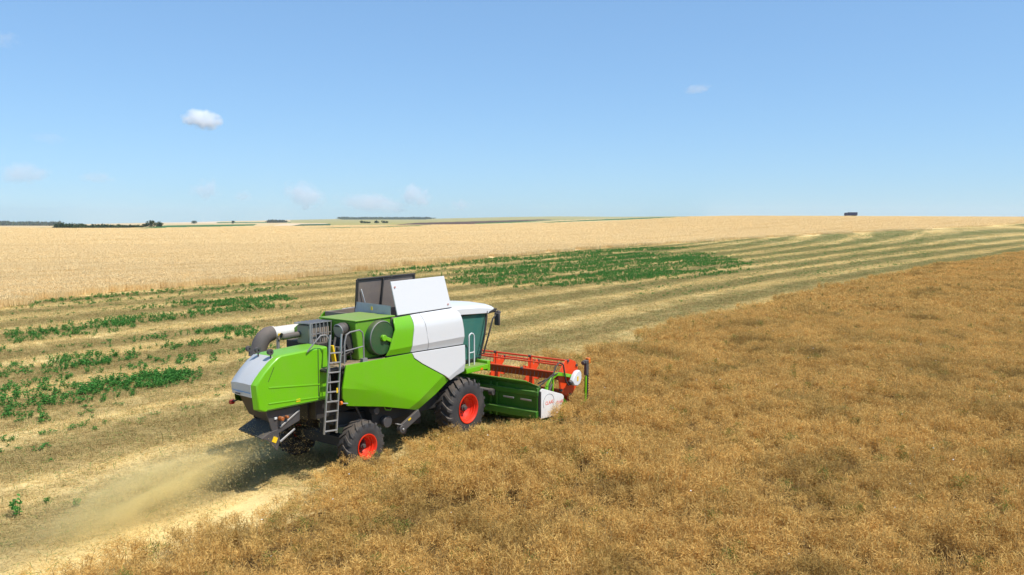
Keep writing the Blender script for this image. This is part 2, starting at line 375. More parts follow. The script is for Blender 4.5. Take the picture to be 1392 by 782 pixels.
def far_canopy():
    """beyond the plants built one by one the crop is a closed rough canopy"""
    xs = [62 + 3 * k for k in range(70)]; vv = []; ff = []; cols = 50; rnd = random.Random(3)
    for x in xs:
        e = lerp(x, CROP_EDGE)
        for k in range(cols):
            y = e - .3 - (k / (cols - 1)) ** 1.5 * 160; h_ = (.0 if k == 0 else .58) * min(1, (x - 60) / 40 + .3) + rnd.uniform(-.08, .08)
            vv.append(WT(x + rnd.uniform(-1, 1), y, max(.02, h_)))
    for i in range(len(xs) - 1):
        for k in range(cols - 1): ff.append((i * cols + k, (i + 1) * cols + k, (i + 1) * cols + k + 1, i * cols + k + 1))
    me = bpy.data.meshes.new('brown_crop_canopy'); me.from_pydata(vv, [], ff)
    return finish(me, 'brown_crop_canopy', M['canopy'], None, 0)
tag(far_canopy(), 'far part of the standing brown crop reaching the right edge', 'crop', kind='stuff')

def wheat_rows(b):
    De = lerp(b, WHEAT); Dc = lerp(b, CDIST) + 12
    return [De * 1.02 + 1.4, De * 1.02 + 1.8, De * 1.02 + 4.0] + [De * 1.02 + 4.0 + (Dc - De) * (k / 60) ** 1.3 for k in range(1, 61)]
def wheat_sheet():
    B = bearings(); vv = []; ff = []; R = 63; mi = []
    for b in B:
        rows = wheat_rows(b)
        for j, D in enumerate(rows):
            j_ = D + (0 if j > 3 else (mnoise.noise(Vector((b * D / 1090 * .7, 3, 1))) * .9)); X = b * D / 1090
            h_ = (.0, .14, .30)[min(j, 2)] if j < 60 else .5
            vv.append((b * j_ / 1090, j_, zt(X, D) + h_))
    for i in range(len(B) - 1):
        for j in range(R - 1):
            ff.append((i * R + j, (i + 1) * R + j, (i + 1) * R + j + 1, i * R + j + 1))
            c = [sum(vv[k][q] for k in ff[-1]) / 4 for q in range(3)]; q = (1090 * c[0] / c[1], (CAM_H - c[2]) * 1090 / c[1])
            mi.append(1 if inside(q, WEDGE) or inside(q, LINE2) else 0)
    me = bpy.data.meshes.new('wheat_field'); me.from_pydata(vv, [], ff); me.materials.append(M['wheat']); me.materials.append(M['far_green'])
    me.polygons.foreach_set('material_index', mi)
    return finish(me, 'wheat_field', None, None, 0, 50)
tag(wheat_sheet(), 'pale ripe wheat field filling the land up to the horizon', 'wheat', kind='stuff')

tiles = {}
def tile_collection(key, builders):
    col = bpy.data.collections.new(key)
    for o in builders:
        C.objects.unlink(o); col.objects.link(o)
    tiles[key] = col
def quad(v, f, a, b, w, side):
    i = len(v); s_ = side * (w / 2); v += [a - s_, a + s_, b + s_ * .7, b - s_ * .7]; f.append((i, i + 1, i + 2, i + 3))
def rdir(r, zmin=-1, zmax=1):
    z = r.uniform(zmin, zmax); a = r.uniform(0, 2 * pi); q = math.sqrt(max(0, 1 - z * z)); return Vector((q * cos(a), q * sin(a), z))
def mesh_obj(name, v, f, m, mi=None):
    me = bpy.data.meshes.new(name); me.from_pydata([tuple(p_) for p_ in v], [], f)
    for q in (m if isinstance(m, list) else [m]): me.materials.append(q)
    if mi: me.polygons.foreach_set('material_index', mi)
    o = bpy.data.objects.new(name, me); C.objects.link(o); return o
M['crop'] = leafy('ripe_seed_pods', ((.52, .295, .074), (1.0, .675, .225)), .34, .42, (.34, .22, .062), inst=True)
M['crop_stem'] = leafy('dry_stems', ((.30, .200, .075), (.55, .39, .17)), .2)
M['crop_green'] = leafy('green_shoots', ((.10, .14, .02), (.24, .28, .06)), .3)
M['fleck'] = paint('white_petal', (.75, .74, .70), .7, dirt=.1)
def crop_tile(seed, size=1.5, plants=28, pods=150, big=1.0, h=.8):
    r = random.Random(seed); v = []; f = []; mi = []
    for _ in range(plants):
        bx, by = r.uniform(-size / 2, size / 2), r.uniform(-size / 2, size / 2); hh = h * r.uniform(.72, 1.12); ln = rdir(r, 0, .1) * r.uniform(0, .22)
        base = Vector((bx, by, 0)); top = Vector((bx + ln.x, by + ln.y, hh)); quad(v, f, base, top, .012 * big, rdir(r, 0, .01)); mi.append(1)
        green = r.random() < .05
        for k in range(int(pods / big ** 1.4)):
            t = 1 - abs(r.gauss(0, .20)); t = max(.12, min(1.02, t)); c = base.lerp(top, t); sp = .05 + .21 * (1.05 - abs(t - .62))
            d = rdir(r, -.3, .9); c = c + Vector((d.x, d.y, 0)) * r.uniform(.0, sp) + Vector((0, 0, r.uniform(-.06, .05)))
            dd = rdir(r, .05, 1.0); L_ = r.uniform(.035, .10) * big; quad(v, f, c, c + dd * L_, r.uniform(.005, .011) * big, rdir(r).cross(dd).normalized()); mi.append(2 if green and r.random() < .7 else 0)
    for _ in range(int(26 / big)):      # taller feathery tops standing above the rest
        b0_ = Vector((r.uniform(-size / 2, size / 2), r.uniform(-size / 2, size / 2), h * .6)); d0 = Vector((r.uniform(-.12, .12), r.uniform(-.12, .12), r.uniform(.25, .48))); quad(v, f, b0_, b0_ + d0, .008 * big, rdir(r, 0, .01)); mi.append(1)
        for k in range(9):
            c = b0_ + d0 * r.uniform(.35, 1); dd = (rdir(r, .2, 1) + d0).normalized(); quad(v, f, c, c + dd * r.uniform(.03, .08) * big, .008 * big, rdir(r).cross(dd).normalized()); mi.append(0)
    for _ in range(1 if r.random() < .4 else 0):
        c = Vector((r.uniform(-.6, .6), r.uniform(-.6, .6), h * 1.0)); quad(v, f, c, c + Vector((.025, 0, .012)), .03, Vector((0, 1, 0))); mi.append(3)
    return mesh_obj('crop_tile', v, f, [M['crop'], M['crop_stem'], M['crop_green'], M['fleck']], mi)
tile_collection('crop_near', [crop_tile(11 + k) for k in range(6)])
tile_collection('crop_mid', [crop_tile(41 + k, 2.6, 60, 190, 2.1) for k in range(4)])
M['wheat_ear'] = leafy('wheat_ears', ((.80, .605, .310), (.91, .715, .39)), .3, .05, (.76, .560, .265), False, True)
def wheat_tile(seed, size=3.0, n_=1500, h=.62):
    r = random.Random(seed); v = []; f = []
    for _ in range(n_):
        b = Vector((r.uniform(-size / 2, size / 2), r.uniform(-size / 2, size / 2), .1)); hh = h * r.uniform(.85, 1.12); d = rdir(r, 0, .1) * .1
        quad(v, f, b, Vector((b.x + d.x, b.y + d.y, hh)), .02, rdir(r, 0, .01))
        t = Vector((b.x + d.x, b.y + d.y, hh)); quad(v, f, t, t + d * .6 + Vector((0, 0, .07)), .028, rdir(r, 0, .1))
    return mesh_obj('wheat_tile', v, f, M['wheat_ear'])
tile_collection('wheat_near', [wheat_tile(5 + k) for k in range(4)])
M['straw'] = leafy('cut_straw', ((.38, .27, .10), (.88, .67, .29)), .2, .3, None, True)
M['straw_green'] = leafy('low_green_shoots', ((.07, .16, .03), (.20, .29, .07)), .25)
def straw_tile(seed, size=2.4, n_=2000, big=1.0):
    r = random.Random(seed); v = []; f = []; mi = []
    for _ in range(n_):
        b = Vector((r.uniform(-size / 2, size / 2), r.uniform(-size / 2, size / 2), 0)); up = r.random() < .42
        if up: d = rdir(r, .75, 1) * r.uniform(.05, .17)
        else: d = rdir(r, -.02, .25) * r.uniform(.06, .24); b.z = r.uniform(.01, .05)
        quad(v, f, b, b + d, r.uniform(.006, .012) * big, rdir(r).cross(d).normalized()); mi.append(1 if r.random() < .09 else 0)
    return mesh_obj('straw_tile', v, f, [M['straw'], M['straw_green']], mi)
tile_collection('straw', [straw_tile(71 + k) for k in range(5)])
M['weed'] = leafy('green_weed_leaves', ((.038, .150, .028), (.14, .37, .070)), .35, .3)
def weed_plant(seed, h=.5):
    r = random.Random(seed); v = []; f = []
    for _ in range(r.randint(3, 5)):
        b = Vector((r.uniform(-.12, .12), r.uniform(-.12, .12), 0)); top = b + Vector((r.uniform(-.14, .14), r.uniform(-.14, .14), h * r.uniform(.6, 1.1))); quad(v, f, b, top, .014, rdir(r, 0, .01))
        for k in range(15):
            c = b.lerp(top, r.uniform(.2, 1)); d = rdir(r, -.15, .7); L_ = r.uniform(.05, .12); sd = d.cross(rdir(r)).normalized() * L_ * r.uniform(.25, .42)
            i = len(v); mid = c + d * L_ * .5 + Vector((0, 0, .015)); v += [c, mid + sd, c + d * L_, mid - sd]; f.append((i, i + 1, i + 2, i + 3))
    return v, f
tile_collection('weeds', [mesh_obj('weed_clump', *weed_plant(90 + k), M['weed']) for k in range(6)])

def scatter(name, key, pts, label, cat):
    """pts: (location, rotation z, scale xy, scale z)"""
    me = bpy.data.meshes.new(name); me.from_pydata([tuple(p_[0]) for p_ in pts], [], [])
    ar = me.attributes.new('turn', 'FLOAT', 'POINT'); ar.data.foreach_set('value', [p_[1] for p_ in pts])
    asc = me.attributes.new('size', 'FLOAT_VECTOR', 'POINT'); asc.data.foreach_set('vector', [q for p_ in pts for q in (p_[2], p_[2], p_[3])])
    o = bpy.data.objects.new(name, me); C.objects.link(o)
    g = bpy.data.node_groups.new(name, 'GeometryNodeTree'); g.interface.new_socket('Geometry', in_out='INPUT', socket_type='NodeSocketGeometry'); g.interface.new_socket('Geometry', in_out='OUTPUT', socket_type='NodeSocketGeometry')
    n = g.nodes; l = g.links; gi = n.new('NodeGroupInput'); go = n.new('NodeGroupOutput'); iop = n.new('GeometryNodeInstanceOnPoints')
    ci = n.new('GeometryNodeCollectionInfo'); ci.inputs['Collection'].default_value = tiles[key]; ci.inputs['Separate Children'].default_value = True; ci.inputs['Reset Children'].default_value = True
    a1 = n.new('GeometryNodeInputNamedAttribute'); a1.data_type = 'FLOAT'; a1.inputs[0].default_value = 'turn'
    a2 = n.new('GeometryNodeInputNamedAttribute'); a2.data_type = 'FLOAT_VECTOR'; a2.inputs[0].default_value = 'size'
    cx = n.new('ShaderNodeCombineXYZ'); l.new(a1.outputs[0], cx.inputs[2])
    rv = n.new('FunctionNodeRandomValue'); rv.data_type = 'INT'; rv.inputs[4].default_value = 0; rv.inputs[5].default_value = len(tiles[key].objects) - 1
    l.new(gi.outputs[0], iop.inputs['Points']); l.new(ci.outputs[0], iop.inputs['Instance']); iop.inputs['Pick Instance'].default_value = True
    l.new(rv.outputs[2], iop.inputs['Instance Index']); l.new(cx.outputs[0], iop.inputs['Rotation']); l.new(a2.outputs[0], iop.inputs['Scale']); l.new(iop.outputs[0], go.inputs[0])
    md = o.modifiers.new('scatter', 'NODES'); md.node_group = g
    return tag(o, label, cat, kind='stuff')
def visible(X, Y, pad=3):
    return Y > 4 and abs(X) < Y * .66 + pad and hypot(X, Y) > 6
R_ = random.Random(21)
near, mid = [], []
def hgt(x, y):
    return 1 + .30 * mnoise.noise(Vector((x * .28, y * .28, 0))) + .26 * mnoise.noise(Vector((x * .55, y * .8, 5)))
step = 1.0; x = -40.0
while x < 70:
    y = 4.0
    while y > -75:
        px_, py_ = x + R_.uniform(-.45, .45), y + R_.uniform(-.45, .45); w = W(px_, py_); D = w.y
        if visible(w.x, w.y) and D < 50 and in_crop(px_, py_ + .36) and (px_ < 3 or in_crop(px_ - .75, py_ + .3)) and not (.9 < px_ < 4.3 and -3.7 < py_ < -1):
            hh = hgt(px_, py_)
            near.append((WT(px_, py_, .005), R_.uniform(0, 6.28), R_.uniform(.92, 1.1), max(.6, hh) * (.72 if px_ < 2.5 and py_ > -3.6 else 1)))
        y -= step
    x += step
x = 10.0
while x < 190:
    y = 4.0
    while y > -150:
        px_, py_ = x + R_.uniform(-.8, .8), y + R_.uniform(-.8, .8); w = W(px_, py_); D = w.y
        if visible(w.x, w.y, 6) and 48 < D < 175 and in_crop(px_, py_ + 1.0):
            mid.append((WT(px_, py_, .0), R_.uniform(0, 6.28), R_.uniform(.9, 1.1), max(.5, hgt(px_, py_) * 1.0)))
        y -= 1.9
    x += 1.9
scatter('brown_crop', 'crop_near', near, 'standing brown seed crop filling the near field beside the harvester', 'crop')
scatter('distant_brown_crop', 'crop_mid', mid, 'standing brown seed crop farther out beyond the header', 'crop')
wp = []; Y = 50.0
while Y < 645:
    stp = 2.4 if Y < 110 else 3.4 if Y < 190 else 6 if Y < 320 else 10; X = -Y * .68
    while X < Y * .68:
        a, b = X + R_.uniform(-.8, .8), Y + R_.uniform(-.8, .8)
        q_ = (1090 * a / b, (CAM_H - .5 - zt(a, b)) * 1090 / b)
        if b < lerp(q_[0], CDIST) and in_wheat(a, b - .9 * stp / 2.4) and not inside(q_, WEDGE) and not inside(q_, LINE2): wp.append((Vector((a, b, zt(a, b))), R_.uniform(0, 6.28), R_.uniform(.9, 1.15) * stp / 2.4, R_.uniform(.92, 1.08)))
        X += stp
    Y += stp
scatter('wheat_ears', 'wheat_near', wp, 'standing wheat ears along the near side of the wheat field', 'wheat')
sp = []; Y = 9.0
while Y < 420:
    stp = 1.9 if Y < 45 else 2.5 if Y < 95 else 4.2 if Y < 200 else 8; X = -Y * .68
    while X < Y * .68:
        a, b = X + R_.uniform(-.6, .6), Y + R_.uniform(-.6, .6); lx, ly = Lc(a, b)
        if not in_crop(lx, ly - .1) and not in_wheat(a, b + .5): sp.append((Vector((a, b, zt(a, b) + .003)), R_.uniform(0, 6.28), R_.uniform(.95, 1.2) * stp / 1.9, R_.uniform(.8, 1.3) * (.6 if ly < 3 and lx < 0 else 1)))
        X += stp
    Y += stp
scatter('straw_stubble', 'straw', sp, 'cut straw and short stubble lying in rows across the harvested strip', 'stubble')
PATCH = [  # polygon in machine axes, plants per square metre, height
 ([(42.1, 35.1), (43.1, 27.8), (54.6, 22.2), (75.3, 18.3), (94.7, 23.9), (126.0, 43.0), (115.3, 57.6), (71.9, 48.5), (55.0, 46.2)], 1.7, 1.1),
 ([(46.6, 51.8), (59.8, 56.6), (92.2, 64.7), (139.3, 67.2), (156.9, 55.7), (115.3, 57.6), (81.2, 55.2), (52.4, 49.7), (44.4, 48.9)], 1.3, 1.1),
 ([(-.5, 29.1), (2.7, 31.5), (9.8, 37), (19.8, 41.1), (25.9, 39.5), (19.1, 32.6), (11.9, 32.4), (4.4, 29.1), (-1.2, 27.4), (-4, 26), (-4, 28)], 3.6, .95),
 ([(-4.5, 19.2), (-2, 20.9), (2.9, 22.6), (9.2, 25.1), (11.5, 24.4), (7.1, 18.6), (2.8, 17.7), (-2.2, 16), (-6, 15.3), (-9, 14), (-8, 18)], 3.2, .95),
 ([(-7.7, 10.9), (-5.8, 13.4), (-3.4, 15.2), (-1.2, 15.6), (.9, 14.4), (-.1, 13.2), (-3.6, 12.1), (-5.7, 12.4), (-7.4, 10.5)], 7.5, .95),
 ([(9.8, 51.4), (21.6, 54), (34.3, 50.1), (29.1, 43.6), (17.8, 47.3), (7.8, 46.5)], 1.3, .8),
 ([(-9, 6), (10, 10), (30, 45), (-2, 50), (-14, 20)], .28, .5),
 ([(40, 10), (120, 4), (260, 20), (330, 40), (190, 68), (130, 60), (60, 40)], .3, .5),
]
gp = []
for poly, dens, ht in PATCH:
    x0, x1 = min(q[0] for q in poly), max(q[0] for q in poly); y0, y1 = min(q[1] for q in poly), max(q[1] for q in poly)
    for _ in range(int((x1 - x0) * (y1 - y0) * dens * 4.4)):
        a, b = R_.uniform(x0, x1), R_.uniform(y0, y1)
        q1 = Vector((a * .25, b * .25, 3)); amp = 2.5 if x1 - x0 > 20 else 1.0
        if not inside((a + 2.2 * amp * mnoise.noise(q1) + R_.gauss(0, .6 * amp), b + 1.2 * amp * mnoise.noise(q1 + Vector((9, 9, 9))) + R_.gauss(0, .35 * amp)), poly): continue
        nz = mnoise.noise(Vector((a * .055, b * .45, 2))) + .6 * mnoise.noise(Vector((a * .5, b * .9, 7)))
        if nz < R_.uniform(-.35, .35): continue
        w = WT(a, b, 0)
        if visible(w.x, w.y) and not in_wheat(w.x, w.y) and not in_crop(a, b): gp.append((w, R_.uniform(0, 6.28), R_.uniform(.5, 1.1), ht * R_.uniform(.28, .72)))
scatter('green_weeds', 'weeds', gp, 'green broad leaved weeds growing in drifts across the stubble rows', 'weeds')
for (a, b, s_, lab) in ((-10.72, 2.4, 1.0, 'small single green weed standing alone near the bottom left corner'),
                        (-9.69, 1.97, .5, 'low green weed in the bare track behind the harvester, nearest the dust'),
                        (-9.95, 2.75, .42, 'tiny green weed just beyond the lone corner weed on the bare track')):
    o = mesh_obj('weed_plant', *weed_plant(int(a * 100) + 4000, .42), M['weed']); o.location = W(a, b, 0); o.scale = (s_, s_, s_); tag(o, lab, 'weed', 'single weeds on the bare track')

# ------------------------------------------------------------------ combine harvester
root = empty('combine_harvester', W(0, 0, 0), rad(90) - HEAD)
tag(root, 'green and white combine harvester with red wheels and orange reel working along the crop edge', 'combine harvester')
# main frame, axles, body core
b = MB(); b.span((-5.3, -.75, 1.5), (.25, .75, 2.0)); b.span((-4.65, -1.32, 1.98), (-.1, 1.32, 2.80)); b.span((-3.4, -1.05, 1.02), (-.75, 1.05, 1.97)); b.span((-5.25, -1.0, 1.55), (-4.5, 1.0, 2.82))
b.bar((-4.5, -.55, 1.4), (-1.2, -.55, .75), .5, .35)
chassis = b.build('chassis', M['dark'], root)
b = MB(); b.span((-.22, -1.15, .72), (.22, 1.15, 1.12)); b.span((-.3, -.75, 1.0), (.3, -.6, 1.6)); b.span((-.3, .6, 1.0), (.3, .75, 1.6)); b.build('front_axle', M['dark'], root)
b = MB(); b.span((-4.14, -1.15, .54), (-3.86, 1.15, .80)); b.span((-4.12, -.2, .78), (-3.88, .2, 1.55)); b.build('rear_axle', M['dark'], root)
# side skins ------------------------------------------------------
def panel(name, out, m, side, yf, cuts_z=(), cuts=(), parent=root, th=.04):
    bm = bmesh.new(); vs_ = [bm.verts.new((x, 0, z)) for x, z in out]; bm.faces.new(vs_)
    for z in cuts_z: bmesh.ops.bisect_plane(bm, geom=bm.verts[:] + bm.edges[:] + bm.faces[:], plane_co=(0, 0, z), plane_no=(0, 0, 1))
    for (x, z), (nx, nz) in cuts: bmesh.ops.bisect_plane(bm, geom=bm.verts[:] + bm.edges[:] + bm.faces[:], plane_co=(x, 0, z), plane_no=(nx, 0, nz))
    for v in bm.verts: v.co.y = side * yf(v.co.x, v.co.z)
    ret = bmesh.ops.extrude_face_region(bm, geom=bm.faces[:])
    for g in ret['geom']:
        if isinstance(g, bmesh.types.BMVert): g.co.y -= side * th
    bmesh.ops.recalc_face_normals(bm, faces=bm.faces)
    me = bpy.data.meshes.new(name); bm.to_mesh(me); bm.free()
    return finish(me, name, m, parent, .008, 12)
LOWER = [(-4.67, 2.88), (-4.80, 2.32), (-4.74, 2.05), (-4.53, 1.81), (-3.3, 1.56), (-2.33, 1.31), (-1.92, 1.19), (-.69, 1.84), (-.97, 2.02), (-1.9, 2.5), (-2.22, 2.70), (-2.30, 2.86)]
def crease_z(x): return lerp(x, [(-4.8, 2.31), (-3.67, 2.09), (-2.9, 1.84), (-2.1, 1.52)])
def lower_y(x, z):
    y = 1.50; cz = crease_z(x)
    if z < cz: y -= (cz - z) * .30
    d = ((x + 1.04) * .51 - (z - 2.03) * .86 )                  # beyond the wheel-arch crease
    dd = (x - (-1.04)) * 0.53 * 1 - (z - 2.03) * 0.99
    if dd > 0: y -= dd * .22
    return y
cr_n = (.53, -.99)
lower_cuts = [((-1.04, 2.03), cr_n), ((-4.75, 2.31), (.24, 1.08)), ((-3.67, 2.09), (.32, .77)), ((-2.9, 1.84), (.40, 1))]
UPG = [(-3.24, 2.91), (-2.33, 2.885), (-2.29, 3.2), (-2.22, 3.6), (-2.22, 3.89), (-2.87, 3.87), (-2.93, 3.75), (-2.95, 3.57), (-3.07, 3.31)]
UPW1 = [(-2.315, 2.885), (-1.62, 2.865), (-1.70, 3.3), (-1.79, 3.7), (-1.85, 3.90), (-2.205, 3.89), (-2.205, 3.6), (-2.275, 3.2)]
UPW2 = [(-1.605, 2.865), (-.04, 2.82), (-.10, 3.3), (-.20, 3.75), (-.33, 3.92), (-1.835, 3.90), (-1.775, 3.7), (-1.685, 3.3)]
LOW = [(-2.285, 2.86), (-2.20, 2.715), (-1.88, 2.515), (-.95, 2.035), (-.66, 1.845), (-.38, 1.94), (-.005, 2.01), (-.03, 2.80)]
def upper_y(x, z):
    y = 1.52
    if z < 3.06: y -= (3.06 - z) * .35
    if z > 3.5: y -= .42 * ((z - 3.5) / .42) ** 2 * .42
    return y
uz = (3.06, 3.3, 3.5, 3.6, 3.7, 3.78, 3.85)
def loww_y(x, z):
    d = (x + .69) * .38 - (z - 1.98) * .92          # flared lip over the wheel
    return 1.50 - (max(0, d) * .25)
for side in (-1, 1):
    panel('side_panel', LOWER, M['green'], side, lower_y, (), lower_cuts)
    panel('upper_panel', UPG, M['green'], side, upper_y, uz)
    panel('upper_panel', UPW1, M['white'], side, upper_y, uz)
    panel('upper_panel', UPW2, M['white'], side, upper_y, uz)
    panel('wheel_arch_panel', LOW, M['white'], side, loww_y, (), [((-.69, 1.98), (.38, -.92))])
# shadow gap between the upper and lower skins
b = MB(); b.span((-3.2, -1.44, 2.78), (-.05, 1.44, 2.9)); b.build('seam_rail', M['dark'], root)
# grain tank
b = MB(); b.span((-2.88, -1.33, 2.9), (-.36, -1.28, 3.88)); b.span((-2.88, 1.28, 2.9), (-.36, 1.33, 3.88)); b.span((-.41, -1.28, 2.9), (-.36, 1.28, 3.95)); b.span((-2.88, -1.28, 2.9), (-2.83, 1.28, 3.88)); b.span((-2.83, -1.28, 2.85), (-.41, 1.28, 2.95))
tank = b.build('grain_tank', M['brown_inside'], root)
def slab(corners, th, nrm):
    nv = Vector(nrm).normalized() * th; c = [Vector(q) for q in corners]; mb = MB()
    mb.add(c + [q + nv for q in c], [(0, 1, 2, 3), (7, 6, 5, 4), (0, 4, 5, 1), (1, 5, 6, 2), (2, 6, 7, 3), (3, 7, 4, 0)]); return mb
# right lid: white outside, leaning in a little
NL = [(-2.70, -1.33, 3.92), (-.47, -1.33, 3.945), (-.62, -1.18, 4.86), (-2.79, -1.18, 4.83)]
lid = slab(NL, .035, (0, -1, .16)).build('tank_lid', M['white'], root, .01); lid['label'] = 'white lid standing open on the near side'
for (x, z) in ((-2.68, 4.68), (-.62, 4.05)):
    q = MB(); q.lathe([(-.004, .002), (-.004, .026), (.01, .026), (.01, .002)], (x, -1.385 + (z - 3.93) * .165, z), 14); q.build('rivet_cap', M['cap'], lid, 0)
# left lid seen from inside: brown sheet in a dark frame
FL = [(-2.45, .50, 3.86), (-.16, .50, 3.88), (-.16, .42, 4.80), (-2.45, .42, 4.77)]
lidl = slab(FL, .03, (0, 1, .1)).build('tank_lid', M['brown_inside'], root, .006); lidl['label'] = 'dusty brown inner side of the far lid'
b = MB(); b.bar((-2.45, .42, 4.80), (-.10, .42, 4.83), .09, .05); b.bar((-2.47, .49, 3.86), (-2.47, .41, 4.80), .05, .08); b.bar((-1.55, .44, 3.9), (-1.48, .38, 4.78), .05, .05); b.bar((-.14, .49, 3.86), (-.14, .41, 4.80), .05, .08); b.build('lid_frame', M['dark'], lidl)
b = MB(); b.add([(-2.74, -1.15, 3.86), (-2.50, .48, 3.86), (-2.47, .46, 4.17), (-2.72, -1.15, 4.17)], [(0, 1, 2, 3)]); rearflap = b.build('tank_rear_flap', M['steel'], root, 0)
s_ = rearflap.modifiers.new('thick', 'SOLIDIFY'); s_.thickness = .02
b = MB(); b.bar((-2.20, .40, 4.12), (-2.34, .40, 4.52), .03, .03); b.build('lid_strut', M['grey'], root)
b = MB(); b.box((-2.735, -.42, 4.06), (.01, .06, .10)); b.build('warning_sticker', M['yellow'], rearflap, 0)
# engine deck and hood over the cooler
b = MB(); b.span((-5.25, -1.38, 2.80), (-2.92, 1.2, 2.865)); b.build('engine_deck', M['deck'], root)
b = MB(); prof = [(-1.27, 3.885), (-.15, 3.90), (.9, 3.72), (1.25, 3.5), (1.25, 2.87), (-1.18, 2.87)]
n_ = len(prof); xs0, xs1 = -4.13, -2.84
vv = [(xs0 if z > 3 else xs0 + .18, y, z) for y, z in prof] + [(xs1, y, z) for y, z in prof]
b.add(vv, [tuple(range(n_)), tuple(range(2 * n_ - 1, n_ - 1, -1))] + [(i, (i + 1) % n_, n_ + (i + 1) % n_, n_ + i) for i in range(n_)])
hoodc = b.build('cooler_housing', M['green_dusty'], root, .03)
b = MB(); b.span((-4.16, -1.30, 3.89), (-2.72, .1, 3.93)); b.build('roof_plate', M['green_dusty'], hoodc, .015)
# rotating dust screen
scr = MB().lathe([(-.26, .06), (-.26, .43), (-.23, .455), (-.20, .46), (.0, .48), (.02, .50), (.06, .50)], (-3.32, -1.16, 3.40), 48).build('dust_screen', M['screen'], root, 0)
b = MB(); b.lathe([(-.275, .437), (-.262, .446), (-.25, .45)], (-3.32, -1.16, 3.40), 48); b.build('screen_rim', M['rail'], scr, 0)
b = MB(); b.tube([(-3.32, -1.40, 3.40), (-3.32, -1.50, 3.40)], .085, 18); b.bar((-3.30, -1.47, 3.40), (-2.78, -1.44, 3.20), .05, .10); b.build('suction_arm', M['green'], scr)
# engine with its air pipe, silencer in its guard, exhaust stub
b = MB(); b.span((-4.75, -.55, 2.87), (-3.95, .7, 3.35)); b.tube([(-4.05, -.8, 3.0), (-4.05, -.8, 3.45), (-4.02, -.75, 3.6)], .21, 14); b.span((-4.28, -1.05, 3.05), (-3.96, -.62, 3.58)); b.tube([(-4.6, -.3, 3.1), (-4.5, -.35, 3.5), (-4.6, -.2, 3.65)], .08, 10); b.tube([(-4.55, -.72, 2.9), (-4.5, -.72, 3.5)], .05, 8)
eng = b.build('engine', M['rubber'], root, .03)
b = MB(); b.tube([(-4.38, -.9, 3.66), (-4.22, -.9, 3.70)], [.17, .17], 20); b.tube([(-4.22, -.9, 3.70), (-4.06, -.9, 3.73), (-3.92, -.9, 3.76)], [.165, .12, .12], 16); b.tube([(-3.92, -.9, 3.76), (-3.80, -.86, 3.78)], .09, 14); b.tube([(-4.08, -.9, 3.7), (-4.06, -.9, 3.5)], .10, 12); b.build('air_filter', M['dark_plate'], eng)
for pts, rr_ in (([(-4.5, -1.0, 2.9), (-4.42, -1.05, 3.2), (-4.30, -1.08, 3.35), (-4.2, -1.06, 3.2)], .025), ([(-4.68, -.95, 2.9), (-4.62, -1.0, 3.3), (-4.48, -.9, 3.5)], .03), ([(-4.9, -.8, 2.9), (-4.85, -.7, 3.25), (-4.7, -.5, 3.3)], .035), ([(-4.15, -1.12, 2.9), (-4.22, -1.14, 3.12), (-4.4, -1.1, 3.05), (-4.5, -1.1, 2.9)], .02)):
    MB().tube(pts, rr_, 8).build('engine_hose', M['rubber'], eng, 0)
MB().span((-4.52, -1.12, 2.87), (-4.30, -.98, 3.06)).build('battery_box', M['dark'], eng, .015)
MB().tube([(-4.40, -.6, 3.15), (-4.40, -.98, 3.15)], .11, 18).build('belt_pulley', M['steel'], eng, .01)
b = MB(); b.tube([(-4.385, -.9, 3.66), (-4.36, -.9, 3.665)], .178, 20); b.build('filter_clamp', M['steel'], eng)
b = MB(); b.span((-4.86, -.33, 3.32), (-4.16, .12, 3.80)); sil = b.build('silencer', M['rusty'], root, .03)
b = MB()
for k in range(6): b.bar((-4.80 + k * .125, -.40, 3.30), (-4.80 + k * .125, -.40, 3.86), .022, .022)
for z in (3.31, 3.58, 3.86): b.bar((-4.86, -.40, z), (-4.12, -.40, z), .022, .022)
for k in range(6): b.bar((-4.80 + k * .125, -.40, 3.86), (-4.80 + k * .125, .16, 3.86), .02, .02)
b.bar((-4.93, .14, 3.84), (-4.86, -.40, 3.86), .025, .025); b.bar((-4.86, -.40, 3.30), (-4.86, -.40, 3.86), .04, .04); b.span((-4.9, -.40, 3.845), (-4.12, .18, 3.855)); b.build('silencer_guard', M['steel'], sil, 0)
b = MB(); b.tube([(-4.84, .02, 3.56), (-5.1, .05, 3.545), (-5.34, .08, 3.53)], .075, 14, False); b.tube([(-5.34, .08, 3.53), (-5.40, .09, 3.56)], [.078, .09], 14, False); b.build('exhaust_pipe', M['spout'], sil, 0)
b = MB(); b.bar((-4.72, -1.13, 2.90), (-4.78, -1.10, 3.36), .13, .05); b.build('yellow_wheel_chock', M['yellow'], root)
b = MB(); b.bar((-4.55, -1.10, 2.90), (-4.58, -1.10, 3.30), .10, .08); b.build('hydraulic_filter', M['dark_plate'], root)
